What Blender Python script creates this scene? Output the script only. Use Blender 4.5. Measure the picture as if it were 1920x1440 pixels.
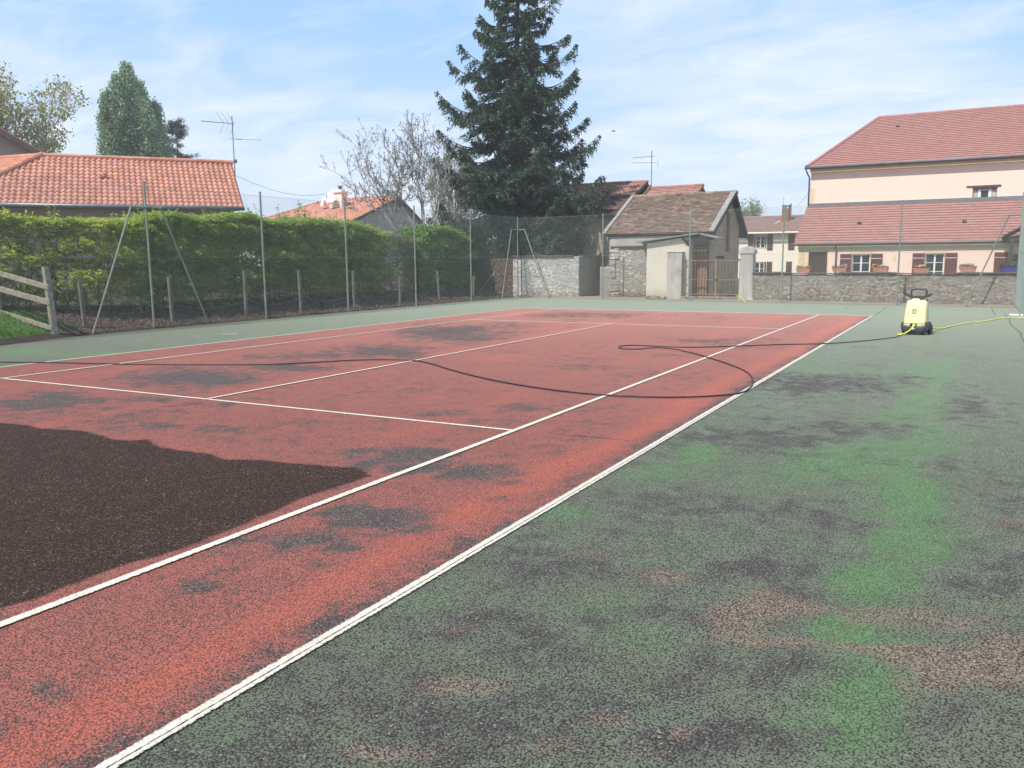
import bpy, math, random
import numpy as np
from mathutils import Vector, Matrix

random.seed(7)
RNG = np.random.default_rng(7)
scene = bpy.context.scene
for o in list(bpy.data.objects):
    bpy.data.objects.remove(o, do_unlink=True)
C = scene.collection

# ------------------------------------------------------------------ camera
CAM = (7.7982, -13.1738, 1.5886)
YAW, PITCH, ROLL, FPX = -0.500859, -0.146693, -0.008393, 1561.59
def cam_axes():
    f = np.array([math.sin(YAW)*math.cos(PITCH), math.cos(YAW)*math.cos(PITCH), math.sin(PITCH)])
    r = np.array([math.cos(YAW), -math.sin(YAW), 0.0]); u = np.cross(r, f)
    c, s = math.cos(ROLL), math.sin(ROLL)
    return c*r+s*u, -s*r+c*u, f
_r, _u, _f = cam_axes()
cd = bpy.data.cameras.new('camera'); cam = bpy.data.objects.new('camera', cd); C.objects.link(cam)
cd.sensor_fit = 'HORIZONTAL'; cd.sensor_width = 36.0; cd.lens = FPX/1920*36.0
cd.clip_start = 0.05; cd.clip_end = 3000
m = Matrix.Identity(4)
for i in range(3):
    m[i][0] = _r[i]; m[i][1] = _u[i]; m[i][2] = -_f[i]; m[i][3] = CAM[i]
cam.matrix_world = m
scene.camera = cam

# ------------------------------------------------------------------ light
SUN_EL = math.radians(55)
SUN_DIR = np.array([-0.34, -0.94])          # horizontal direction towards the sun
SUN_DIR = SUN_DIR/np.linalg.norm(SUN_DIR)
sv = Vector((SUN_DIR[0]*math.cos(SUN_EL), SUN_DIR[1]*math.cos(SUN_EL), math.sin(SUN_EL)))
sd = bpy.data.lights.new('sun', 'SUN'); sd.energy = 4.2; sd.angle = math.radians(0.5); sd.color = (1.0, 0.95, 0.88)
so = bpy.data.objects.new('sun', sd); C.objects.link(so)
so.rotation_euler = (-sv).to_track_quat('-Z', 'Y').to_euler(); so.location = (0, 0, 60)

scene.view_settings.view_transform = 'Standard'; scene.view_settings.look = 'None'
scene.view_settings.exposure = 0.5; scene.view_settings.gamma = 1.0
scene.render.engine = 'CYCLES'
scene.cycles.max_bounces = 6; scene.cycles.volume_bounces = 0; scene.cycles.transparent_max_bounces = 12

class G:
    """small helper for building node graphs"""
    def __init__(s, tree): s.t = tree
    def __call__(s, typ, ins=None, **props):
        n = s.t.nodes.new(typ)
        for k, v in props.items(): setattr(n, k, v)
        for k, v in (ins or {}).items():
            if isinstance(v, bpy.types.NodeSocket): s.t.links.new(v, n.inputs[k])
            else: n.inputs[k].default_value = v
        return n
    def math(s, op, a, b=0.0, clamp=False):
        n = s('ShaderNodeMath', {0: a, 1: b}, operation=op); n.use_clamp = clamp; return n.outputs[0]
    def mix(s, f, a, b, mode='MIX'):
        n = s('ShaderNodeMix', {0: f, 6: a, 7: b}, data_type='RGBA', blend_type=mode); return n.outputs[2]
    def ramp(s, f, stops, interp='LINEAR'):
        n = s('ShaderNodeValToRGB', {0: f}); cr = n.color_ramp; cr.interpolation = interp
        while len(cr.elements) < len(stops): cr.elements.new(0.5)
        for e, (p, c) in zip(cr.elements, stops):
            e.position = p; e.color = (c[0], c[1], c[2], 1) if not isinstance(c, (int, float)) else (c, c, c, 1)
        return n.outputs[0]
    def step(s, x, lo, hi, a=0.0, b=1.0):
        n = s('ShaderNodeMapRange', {0: x, 1: lo, 2: hi, 3: a, 4: b}); n.clamp = True; return n.outputs[0]
    def noise(s, vec, scale, detail=3.0, rough=0.5, dist=0.0, dim='3D', out=0):
        n = s('ShaderNodeTexNoise', {'Vector': vec, 'Scale': scale, 'Detail': detail, 'Roughness': rough, 'Distortion': dist}, noise_dimensions=dim)
        return n.outputs[out]
    def vor(s, vec, scale, dim='3D', feature='F1', rand=1.0):
        return s('ShaderNodeTexVoronoi', {'Vector': vec, 'Scale': scale, 'Randomness': rand}, voronoi_dimensions=dim, feature=feature)
    def mapping(s, vec, scale=(1, 1, 1), rot=(0, 0, 0), loc=(0, 0, 0)):
        return s('ShaderNodeMapping', {'Vector': vec, 'Scale': scale, 'Rotation': rot, 'Location': loc}).outputs[0]
    def obj(s): return s('ShaderNodeTexCoord').outputs['Object']
    def attr(s, name, out='Fac'): return s('ShaderNodeAttribute', None, attribute_name=name).outputs[out]

# ------------------------------------------------------------------ sky (world)
world = bpy.data.worlds.new('World'); scene.world = world; world.use_nodes = True
wt = world.node_tree; wt.nodes.clear(); g = G(wt)
sky = g('ShaderNodeTexSky', None, sky_type='NISHITA')
sky.sun_disc = False; sky.sun_elevation = SUN_EL; sky.sun_rotation = math.atan2(SUN_DIR[0], SUN_DIR[1])
sky.altitude = 200; sky.air_density = 1.0; sky.dust_density = 2.0; sky.ozone_density = 1.3
gen = g('ShaderNodeTexCoord').outputs['Generated']
sep = g('ShaderNodeSeparateXYZ', {0: gen})
zz = g.math('MAXIMUM', sep.outputs[2], 0.0)
den = g.math('ADD', zz, 0.16)
cx = g.math('DIVIDE', sep.outputs[0], den); cy = g.math('DIVIDE', sep.outputs[1], den)
cv = g('ShaderNodeCombineXYZ', {0: cx, 1: cy, 2: 0.0}).outputs[0]
cvr = g.mapping(cv, scale=(1.0, 0.55, 1), rot=(0, 0, 0.6), loc=(3.1, 1.7, 0))
n1 = g.noise(cvr, 0.8, 5, 0.5, 0.5)
n2 = g.noise(g.mapping(cv, scale=(1.0, 1.6, 1), rot=(0, 0, -0.3), loc=(7.7, 2.2, 0)), 2.6, 8, 0.6, 0.5)
nn = g.math('ADD', g.math('MULTIPLY', n1, 0.55), g.math('MULTIPLY', n2, 0.45))
cl = g.step(nn, 0.41, 0.67)
low = g.step(zz, 0.0, 0.36, 0.52, 0.0)
cl = g.math('ADD', g.math('MULTIPLY', cl, 0.80), low, clamp=True)
cl = g.math('MINIMUM', cl, 0.9)
blue = g.mix(0.75, sky.outputs[0], (2.4, 4.9, 8.5, 1))
skyc = g.mix(cl, blue, (6.7, 7.1, 7.9, 1))
lowc = g.mix(g.step(zz, 0.0, 0.22, 0.40, 0.0), skyc, (6.0, 6.95, 7.8, 1))
bg = g('ShaderNodeBackground', {0: lowc, 1: 0.10})
wo = g('ShaderNodeOutputWorld', {0: bg.outputs[0]})

# ------------------------------------------------------------------ noise in numpy
_P = np.random.default_rng(99).permutation(512); _P = np.concatenate([_P, _P]); _V = np.random.default_rng(98).random(512)
def vnoise(x, y, z=0.0):
    x = np.asarray(x, float); y = np.asarray(y, float); z = np.zeros_like(x)+z
    xi = np.floor(x).astype(int); yi = np.floor(y).astype(int); zi = np.floor(z).astype(int)
    fx = x-xi; fy = y-yi; fz = z-zi
    fx = fx*fx*(3-2*fx); fy = fy*fy*(3-2*fy); fz = fz*fz*(3-2*fz)
    def h(a, b, c): return _V[_P[(_P[(_P[a & 511]+b) & 511]+c) & 511]]
    r = 0
    for dx in (0, 1):
        for dy in (0, 1):
            for dz in (0, 1):
                w = (fx if dx else 1-fx)*(fy if dy else 1-fy)*(fz if dz else 1-fz)
                r = r+w*h(xi+dx, yi+dy, zi+dz)
    return r
def fbm(x, y, z=0.0, o=4):
    r = 0; a = 0.5; t = 0
    for i in range(o):
        r = r+a*vnoise(x*2**i+17.3*i, y*2**i+5.1*i, z*2**i+3.7*i); t += a; a *= 0.5
    return r/t

# ------------------------------------------------------------------ mesh helpers
class MB:
    """collects shapes; build() links them as one mesh object"""
    def __init__(s): s.v = []; s.f = []; s.a = []; s.uv = []
    def add(s, vs, fs, var=None):
        b = len(s.v); s.v += [tuple(map(float, q)) for q in vs]
        s.f += [tuple(b+i for i in q) for q in fs]
        s.a += [random.random() if var is None else var]*len(fs)
        return s
    def box(s, x0, x1, y0, y1, z0, z1, M=None, var=None, taper=None):
        vs = [(x0, y0, z0), (x1, y0, z0), (x1, y1, z0), (x0, y1, z0), (x0, y0, z1), (x1, y0, z1), (x1, y1, z1), (x0, y1, z1)]
        if taper:
            cx_, cy_ = (x0+x1)/2, (y0+y1)/2
            vs = vs[:4]+[(cx_+(q[0]-cx_)*taper, cy_+(q[1]-cy_)*taper, q[2]) for q in vs[4:]]
        if M is not None: vs = [tuple(M @ Vector(q)) for q in vs]
        return s.add(vs, [(0, 3, 2, 1), (4, 5, 6, 7), (0, 1, 5, 4), (1, 2, 6, 5), (2, 3, 7, 6), (3, 0, 4, 7)], var)
    def bar(s, p, q, w, h=None, up=(0, 0, 1)):
        """rectangular bar from p to q"""
        p = np.array(p, float); q = np.array(q, float); d = q-p; d /= np.linalg.norm(d); h = h or w
        up = np.array(up, float)
        if abs(d@up) > 0.95: up = np.array([0., 1, 0])
        a = np.cross(d, up); a /= np.linalg.norm(a); b = np.cross(a, d)
        vs = []
        for c in (p, q):
            for i, j in ((-1, -1), (1, -1), (1, 1), (-1, 1)): vs.append(c+a*i*w/2+b*j*h/2)
        return s.add(vs, [(0, 3, 2, 1), (4, 5, 6, 7), (0, 1, 5, 4), (1, 2, 6, 5), (2, 3, 7, 6), (3, 0, 4, 7)])
    def tube(s, pts, rad, n=6, cap=True, var=None):
        pts = [np.array(q, float) for q in pts]
        rs = rad if isinstance(rad, (list, tuple, np.ndarray)) else [rad]*len(pts)
        vs = []; ref = None
        for i, q in enumerate(pts):
            d = pts[min(i+1, len(pts)-1)]-pts[max(i-1, 0)]; L = np.linalg.norm(d); d = d/L if L > 1e-9 else np.array([0, 0, 1.])
            if ref is None: ref = np.array([0, 0, 1.]) if abs(d[2]) < 0.9 else np.array([1., 0, 0])
            a = ref-d*(ref@d); na = np.linalg.norm(a)
            if na < 1e-3: a = np.cross(d, [0.3, 0.5, 0.8]); na = np.linalg.norm(a)
            a /= na; ref = a; b = np.cross(d, a)
            for k in range(n):
                t = 2*math.pi*k/n; vs.append(q+rs[i]*(math.cos(t)*a+math.sin(t)*b))
        fs = []
        for i in range(len(pts)-1):
            for k in range(n):
                k2 = (k+1) % n; fs.append((i*n+k, i*n+k2, (i+1)*n+k2, (i+1)*n+k))
        if cap: fs.append(tuple(reversed(range(n)))); fs.append(tuple((len(pts)-1)*n+k for k in range(n)))
        return s.add(vs, fs, var)
    def prism(s, poly, y0, y1, M=None, var=None):
        """polygon in x,z extruded along y"""
        n = len(poly); vs = [(x, y0, z) for x, z in poly]+[(x, y1, z) for x, z in poly]
        if M is not None: vs = [tuple(M @ Vector(q)) for q in vs]
        fs = [tuple(range(n)), tuple(reversed(range(n, 2*n)))]+[(i, i+n, (i+1) % n+n, (i+1) % n) for i in range(n)]
        return s.add(vs, fs, var)
    def build(s, name, mat, parent=None, smooth=False, bevel=0):
        me = bpy.data.meshes.new(name); me.from_pydata(s.v, [], s.f)
        if len(s.a) == len(me.polygons):
            at = me.attributes.new('var', 'FLOAT', 'FACE'); at.data.foreach_set('value', s.a)
        me.update()
        if smooth: me.polygons.foreach_set('use_smooth', [True]*len(me.polygons))
        if mat: me.materials.append(mat)
        o = bpy.data.objects.new(name, me); C.objects.link(o)
        if parent: o.parent = parent
        if bevel:
            b = o.modifiers.new('bevel', 'BEVEL'); b.width = bevel; b.segments = 2; b.limit_method = 'ANGLE'
        return o

def npmesh(name, verts, faces, mat, parent=None, smooth=False, var=None, attrs=None, uv=None):
    """verts (N,3), faces (M,k) arrays"""
    verts = np.ascontiguousarray(verts, dtype=np.float32); faces = np.ascontiguousarray(faces, dtype=np.int32)
    M, k = faces.shape
    me = bpy.data.meshes.new(name)
    me.vertices.add(len(verts)); me.vertices.foreach_set('co', verts.ravel())
    me.loops.add(M*k); me.loops.foreach_set('vertex_index', faces.ravel())
    me.polygons.add(M); me.polygons.foreach_set('loop_start', np.arange(0, M*k, k, dtype=np.int32))
    me.polygons.foreach_set('loop_total', np.full(M, k, dtype=np.int32))
    if smooth: me.polygons.foreach_set('use_smooth', np.ones(M, dtype=bool))
    if var is not None:
        at = me.attributes.new('var', 'FLOAT', 'FACE'); at.data.foreach_set('value', np.ascontiguousarray(var, dtype=np.float32))
    for kx, vv in (attrs or {}).items():
        at = me.attributes.new(kx, 'FLOAT', 'POINT'); at.data.foreach_set('value', np.ascontiguousarray(vv, dtype=np.float32))
    if uv is not None:
        ul = me.uv_layers.new(name='UVMap'); ul.data.foreach_set('uv', np.ascontiguousarray(uv, dtype=np.float32).ravel())
    me.update(calc_edges=True); me.validate()
    if mat: me.materials.append(mat)
    o = bpy.data.objects.new(name, me); C.objects.link(o)
    if parent: o.parent = parent
    return o

def kites(cen, d, w, L, W):
    """leaf shaped quads: centre (N,3), long axis d, wide axis w (unit), sizes"""
    L = np.asarray(L).reshape(-1, 1); W = np.asarray(W).reshape(-1, 1)
    p0 = cen-d*L*0.5; p2 = cen+d*L*0.5; p1 = cen+w*W*0.5-d*L*0.08; p3 = cen-w*W*0.5-d*L*0.08
    n = len(cen); v = np.empty((n, 4, 3)); v[:, 0] = p0; v[:, 1] = p1; v[:, 2] = p2; v[:, 3] = p3
    return v.reshape(-1, 3), np.arange(n*4).reshape(n, 4)
def unit(a): return a/np.maximum(np.linalg.norm(a, axis=-1, keepdims=True), 1e-9)
def randdir(n, up=0.0):
    a = RNG.normal(size=(n, 3)); a[:, 2] += up; return unit(a)
def perp(d):
    r = RNG.normal(size=d.shape); return unit(np.cross(d, r))

def empty(name, label, cat, loc=(0, 0, 0), rz=0.0, group=None):
    o = bpy.data.objects.new(name, None); C.objects.link(o); o.location = loc; o.rotation_euler = (0, 0, rz)
    o.empty_display_size = 0.2
    return tag(o, label, cat, group)
def tag(o, label, cat, group=None, kind=None):
    o['label'] = label; o['category'] = cat
    if group: o['group'] = group
    if kind: o['kind'] = kind
    return o
def struct(o): o['kind'] = 'structure'; return o
def origin(parent, pts):
    """world points to the space of a parent with loc and z rotation"""
    M = (Matrix.Translation(parent.location) @ Matrix.Rotation(parent.rotation_euler[2], 4, 'Z')).inverted()
    return [tuple(M @ Vector(q)) for q in pts]

# ------------------------------------------------------------------ materials
def newmat(name):
    mt = bpy.data.materials.new(name); mt.use_nodes = True; mt.node_tree.nodes.clear(); return mt, G(mt.node_tree)
def finish(g, col, rough=0.8, bump=None, bs=0.4, bd=0.02, metal=0.0, spec=0.3, alpha=None, transl=0.0, coat=0.0):
    ins = {'Base Color': col, 'Roughness': rough, 'Metallic': metal, 'Specular IOR Level': spec, 'Coat Weight': coat}
    if bump is not None:
        b = g('ShaderNodeBump', {'Strength': bs, 'Distance': bd, 'Height': bump}); ins['Normal'] = b.outputs[0]
    p = g('ShaderNodeBsdfPrincipled', ins); sh = p.outputs[0]
    if transl > 0:
        t = g('ShaderNodeBsdfTranslucent', {0: col}); sh = g('ShaderNodeMixShader', {0: transl, 1: sh, 2: t.outputs[0]}).outputs[0]
    if alpha is not None:
        tr = g('ShaderNodeBsdfTransparent'); sh = g('ShaderNodeMixShader', {0: alpha, 1: tr.outputs[0], 2: sh}).outputs[0]
    g('ShaderNodeOutputMaterial', {0: sh})
def plain(name, col, col2=None, rough=0.7, scale=6.0, bump=0.0, spec=0.3, metal=0.0, coat=0.0, detail=5):
    mt, g = newmat(name); P = g.obj(); n = g.noise(P, scale, detail, 0.6)
    c2 = col2 or tuple(c*0.7 for c in col)
    col_ = g.ramp(n, [(0.3, c2), (0.7, col)])
    fine = g.noise(P, scale*14, 3, 0.6)
    finish(g, col_, rough, fine if bump else None, bump, 0.01, metal, spec, coat=coat)
    return mt
def leafmat(name, cols, transl=0.3, rough=0.55, scale=1.2):
    mt, g = newmat(name)
    v = g.attr('var'); n = g.noise(g.obj(), scale, 2, 0.5)
    f = g.math('ADD', g.math('MULTIPLY', v, 0.6), g.math('MULTIPLY', n, 0.5))
    k = len(cols); col = g.ramp(f, [(0.15+0.75*i/(k-1), c) for i, c in enumerate(cols)])
    finish(g, col, rough, transl=transl, spec=0.3); return mt
def tilemat(name, cols, moss=None, mossamt=0.0, rough=0.75, dirt=0.35, scale=0.6, mossmask=None):
    mt, g = newmat(name); P = g.obj(); v = g.attr('var')
    n = g.noise(P, scale, 5, 0.6); nf = g.noise(P, 22, 3, 0.6)
    f = g.math('ADD', g.math('MULTIPLY', v, 0.62), g.math('MULTIPLY', n, 0.5))
    k = len(cols); col = g.ramp(f, [(0.2+0.65*i/(k-1), c) for i, c in enumerate(cols)])
    col = g.mix(g.step(nf, 0.35, 0.75, 0.0, dirt), col, tuple(c*0.45 for c in cols[0][:3])+(1,))
    col = g.mix(g.step(v, -0.6, -0.4, 0.8, 0.0), col, tuple(c*0.28 for c in cols[0][:3])+(1,))  # tile risers darkened: shadow gap under each course put into the colour
    if moss:
        mm = g.step(g.math('ADD', g.noise(P, 1.7, 5, 0.65), g.math('MULTIPLY', v, 0.12)), 0.66-mossamt, 0.76-mossamt)
        if mossmask is not None:
            xx = g('ShaderNodeSeparateXYZ', {0: g.attr('UVMap', 'Vector')})
        col = g.mix(mm, col, moss+(1,))
    finish(g, col, rough, nf, 0.3, 0.01, spec=0.25); return mt

def court_mat(name, dull, bright, deep, far_pale, base=0.2, pitk=1.0, wk=0.8, near_dark=0.0):
    mt, g = newmat(name); P = g.obj()
    wear = g.attr('wear'); tan = g.attr('tan'); br = g.attr('bright'); wet = g.attr('wet')
    vo = g.vor(P, 98, '2D'); dist = vo.outputs['Distance']; rc = g('ShaderNodeSeparateColor', {0: vo.outputs['Color']})
    r1, r2, r3 = rc.outputs[0], rc.outputs[1], rc.outputs[2]
    nL = g.noise(P, 0.55, 5, 0.6, 0.3, '2D'); nM = g.noise(g.mapping(P, loc=(3, 9, 0)), 5.0, 5, 0.65, 0.3, '2D')
    nS = g.noise(P, 66, 3, 0.65, 0.0, '2D'); nT = g.noise(P, 30, 4, 0.65, 0.4, '2D')
    def cadd(*t):
        r = t[0]
        for q in t[1:]: r = g.math('ADD', r, q)
        return r
    def cen(x, k): return g.math('MULTIPLY', g.math('SUBTRACT', x, 0.5), k)
    brn = cadd(br, g.math('MULTIPLY', cen(nM, 1.1), g.step(br, 0.0, 0.3)))
    p = cadd(base, g.math('MULTIPLY', wear, wk), cen(nL, 0.85), cen(nM, 1.25), g.math('MULTIPLY', brn, -0.30))
    thr = cadd(g.math('MULTIPLY', r1, 0.36), g.math('MULTIPLY', nS, 0.50), g.math('MULTIPLY', nT, 0.52), -0.06)
    bare = g.step(g.math('SUBTRACT', p, thr), -0.17, 0.05)
    dirty = g.step(g.noise(P, 1.9, 5, 0.65, 0.4, '2D'), 0.30, 0.72)
    paint = g.mix(dirty, dull, deep)
    paint = g.mix(g.step(brn, 0.08, 0.72), paint, bright)
    paint = g.mix(g.step(r3, 0.0, 1.0, 0.0, 0.60), paint, tuple(c*0.5 for c in dull[:3])+(1,))
    paint = g.mix(g.step(cadd(g.math('MULTIPLY', r1, 0.5), cen(nM, 1.0)), 0.42, 0.62, 0.0, 0.4), paint, (0.125, 0.10, 0.082, 1))
    barec = g.ramp(r2, [(0.0, (0.036, 0.029, 0.027)), (0.45, (0.064, 0.055, 0.049)), (0.85, (0.105, 0.092, 0.080)), (0.97, (0.16, 0.14, 0.12)), (1.0, (0.32, 0.28, 0.24))])
    yy = g('ShaderNodeSeparateXYZ', {0: P}).outputs[1]
    paint = g.mix(g.step(yy, -11.5, -4.0, near_dark, 0.0), paint, (0.062, 0.066, 0.046, 1))  # paint darker toward the near end
    paint = g.mix(g.step(yy, -7.0, 13.0, 0.0, 0.42), paint, far_pale)  # far paint paled: fading plus grazing glare and haze put into the colour
    col = g.mix(g.math('MULTIPLY', bare, 0.92), paint, barec)
    tm = g.step(cadd(tan, cen(nM, 1.2), cen(nT, 0.9)), 0.26, 0.66)
    tanc = g.ramp(r3, [(0.0, (0.11, 0.075, 0.053)), (0.6, (0.215, 0.15, 0.105)), (1.0, (0.32, 0.235, 0.17))])
    col = g.mix(g.math('MULTIPLY', tm, 0.85), col, tanc)
    pit = g.step(cadd(dist, cen(nS, 0.9), cen(nT, 0.9), cen(nM, 0.3)), 0.32, 0.62, 0.0, 0.92*pitk)      # bitumen between the grains
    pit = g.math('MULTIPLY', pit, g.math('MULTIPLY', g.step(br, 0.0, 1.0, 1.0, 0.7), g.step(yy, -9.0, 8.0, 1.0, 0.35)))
    col = g.mix(pit, col, (0.017, 0.014, 0.013, 1))
    wm = g.step(cadd(wet, cen(nM, 0.42), cen(nS, 0.40)), 0.36, 0.64)
    wetc = g.ramp(r2, [(0.0, (0.024, 0.013, 0.009)), (0.6, (0.056, 0.030, 0.019)), (0.90, (0.090, 0.055, 0.040)), (0.985, (0.14, 0.10, 0.08)), (1.0, (0.27, 0.22, 0.18))])
    wetc = g.mix(g.step(nM, 0.3, 0.7, 0.0, 0.45), wetc, (0.050, 0.027, 0.019, 1))
    wetc = g.mix(pit, wetc, (0.014, 0.010, 0.008, 1))
    col = g.mix(wm, col, wetc)
    h = cadd(g.math('MULTIPLY', dist, -0.9), g.math('MULTIPLY', nS, 1.0), g.math('MULTIPLY', nT, 1.0), g.math('MULTIPLY', r1, 0.35))
    b = g('ShaderNodeBump', {'Strength': 0.8, 'Distance': 0.006, 'Height': h})
    dry = g.math('SUBTRACT', 1.0, wm)
    pb = g('ShaderNodeBsdfPrincipled', {'Base Color': col, 'Roughness': 0.75, 'Specular IOR Level': g.math('ADD', g.math('MULTIPLY', dry, 0.07), 0.08), 'Normal': b.outputs[0],
        'Sheen Weight': g.math('MULTIPLY', dry, 0.045), 'Sheen Roughness': 0.55, 'Sheen Tint': (1.0, 0.97, 0.90, 1)})
    g('ShaderNodeOutputMaterial', {0: pb.outputs[0]})
    return mt

def layered_mat(name, gap, mid, light, warm, sc=1.0, bump=1.0, bd=0.05, plaster=None, lowdirt=None, squash=2.8, k=0.5):
    """coursed stone under worn mortar: thin horizontal ledges"""
    mt, g = newmat(name); P = g.obj()
    n1 = g.noise(g.mapping(P, scale=(1, 1, squash)), 5.5*sc, 5, 0.62, 0.5); n2 = g.noise(g.mapping(P, scale=(1, 1, squash*1.2), loc=(4, 4, 4)), 13*sc, 4, 0.6, 0.3)
    big = g.noise(P, 1.1, 4, 0.6); nf = g.noise(P, 40, 3, 0.6)
    h = g.math('ADD', g.math('MULTIPLY', n1, 0.6), g.math('MULTIPLY', n2, 0.4))
    col = g.ramp(h, [(0.40, gap), (0.455, mid), (0.53, light), (0.64, tuple(min(.85, c*1.22) for c in light))])
    col = g.mix(g.step(big, 0.42, 0.66, 0.0, 0.7), col, g.ramp(h, [(0.40, gap), (0.46, tuple(c*.75 for c in warm)), (0.58, warm)]))
    if plaster:
        pm = g.step(g.math('ADD', g.noise(g.mapping(P, loc=(9, 2, 1)), 1.3, 4, 0.6), g.math('MULTIPLY', h, 0.25)), 0.55, 0.66)
        col = g.mix(g.math('MULTIPLY', pm, 0.8), col, plaster+(1,))
    if lowdirt:
        z = g('ShaderNodeSeparateXYZ', {0: P}).outputs[2]
        m_ = g.step(g.math('ADD', z, g.math('MULTIPLY', n1, 0.8)), lowdirt[0], lowdirt[1], 0.8, 0.0)
        col = g.mix(m_, col, g.mix(h, tuple(c*.4 for c in lowdirt[2])+(1,), lowdirt[2]+(1,)))
    col = g.mix(g.step(nf, .4, .7, 0, .25), col, tuple(c*.5 for c in mid)+(1,))
    hh = g.math('ADD', g.step(h, 0.40, 0.55), g.math('MULTIPLY', nf, 0.15))
    finish(g, col, 0.92, hh, bump, bd, spec=0.12); return mt

def line_mat(name, worn=0.0, groove=False):
    mt, g = newmat(name); P = g.obj(); uv = g.attr('UVMap', 'Vector'); s = g('ShaderNodeSeparateXYZ', {0: uv})
    vo = g.vor(P, 105, '2D'); dist = vo.outputs['Distance']; rc = g('ShaderNodeSeparateColor', {0: vo.outputs['Color']})
    nS = g.noise(P, 34, 6, 0.78, 0, '2D'); nM = g.noise(P, 2.0, 4, 0.6, 0, '2D')
    e = g.math('MULTIPLY', g.math('SUBTRACT', 0.5, g.math('ABSOLUTE', g.math('SUBTRACT', s.outputs[1], 0.5))), 2.0)  # 0 at edge .. 1 centre
    edge = g.step(g.math('ADD', e, g.math('MULTIPLY', g.math('SUBTRACT', nS, 0.5), 1.1)), 0.02, 0.22)
    hole = g.step(g.math('ADD', g.math('ADD', g.math('MULTIPLY', nS, 0.6), g.math('MULTIPLY', rc.outputs[0], 0.3)), g.math('MULTIPLY', nM, 0.35)), 0.84-worn, 0.92-worn, 1.0, 0.0)
    a = g.math('MULTIPLY', edge, hole)
    if groove:
        gd = g.math('ABSOLUTE', g.math('SUBTRACT', s.outputs[1], 0.40))
        gr = g.step(g.math('ADD', gd, g.math('MULTIPLY', g.math('SUBTRACT', nS, 0.5), 0.16)), 0.015, 0.07)
        a = g.math('MULTIPLY', a, gr)
    col = g.ramp(g.math('ADD', g.math('MULTIPLY', rc.outputs[1], 0.5), g.math('MULTIPLY', nM, 0.5)), [(0.2, (0.47, 0.42, 0.33)), (0.75, (0.63, 0.575, 0.48))])
    col = g.mix(g.step(dist, 0.45, 0.7, 0.0, 0.45), col, (0.2, 0.17, 0.14, 1))
    h = g.math('SUBTRACT', nS, dist)
    finish(g, col, 0.7, h, 0.25, 0.004, alpha=a); return mt

def render_wall_mat(name, base, base2, dirt, dirtamt=0.3, scale=1.0, bump=0.6, bd=0.03, grain=9.0, streak=0.0, lowdirt=None):
    """rough lime render with stains and weathering"""
    mt, g = newmat(name); P = g.obj()
    n1 = g.noise(P, 0.9*scale, 5, 0.62, 0.4); n2 = g.noise(P, grain, 6, 0.68); n3 = g.noise(g.mapping(P, scale=(1, 1, 0.18)), 3.0*scale, 4, 0.6)
    col = g.ramp(n1, [(0.3, base2), (0.65, base)])
    col = g.mix(g.step(n2, 0.42, 0.72, 0.0, 0.5), col, tuple(c*0.62 for c in base)+(1,))
    if streak: col = g.mix(g.step(n3, 0.45, 0.7, 0.0, streak), col, dirt+(1,))
    col = g.mix(g.step(g.noise(g.mapping(P, loc=(5, 5, 5)), 1.4*scale, 5, 0.65), 0.55, 0.72, 0.0, dirtamt), col, dirt+(1,))
    if lowdirt:
        z = g('ShaderNodeSeparateXYZ', {0: P}).outputs[2]
        m_ = g.step(g.math('ADD', z, g.math('MULTIPLY', n1, 0.8)), lowdirt[0], lowdirt[1], 0.75, 0.0)
        col = g.mix(m_, col, lowdirt[2]+(1,))
    finish(g, col, 0.9, n2, bump, bd, spec=0.15); return mt

def rubble_mat(name, stones, mortar, scale=4.5, squash=2.2, bump=0.9):
    mt, g = newmat(name); P = g.obj()
    Pw = g.math
    dv = g('ShaderNodeVectorMath', {0: g.noise(P, 3.5, 3, 0.6, out=1), 1: (0.5, 0.5, 0.5)}, operation='SUBTRACT').outputs[0]
    dv = g('ShaderNodeVectorMath', {0: dv, 3: 0.12}, operation='SCALE').outputs[0]
    Q = g('ShaderNodeVectorMath', {0: P, 1: dv}, operation='ADD').outputs[0]
    Q = g.mapping(Q, scale=(1, 1, squash))
    v1 = g.vor(Q, scale); ve = g.vor(Q, scale, feature='DISTANCE_TO_EDGE')
    rc = g('ShaderNodeSeparateColor', {0: v1.outputs['Color']})
    k = len(stones); c = g.ramp(rc.outputs[0], [(i/(k-1), q) for i, q in enumerate(stones)])
    nf = g.noise(P, 18, 5, 0.7)
    c = g.mix(g.step(nf, 0.4, 0.75, 0, 0.5), c, tuple(q*0.5 for q in stones[0])+(1,))
    joint = g.step(g.math('ADD', ve.outputs['Distance'], g.math('MULTIPLY', g.math('SUBTRACT', nf, 0.5), 0.12)), 0.02, 0.10, 1.0, 0.0)
    patch = g.step(g.noise(P, 1.1, 4, 0.6), 0.42, 0.6)
    j2 = g.math('MAXIMUM', joint, g.math('MULTIPLY', patch, 0.55))
    c = g.mix(j2, c, mortar+(1,))
    h = g.math('ADD', g.step(ve.outputs['Distance'], 0.0, 0.14), g.math('MULTIPLY', nf, 0.7))
    finish(g, c, 0.92, h, bump, 0.04, spec=0.12); return mt

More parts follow.
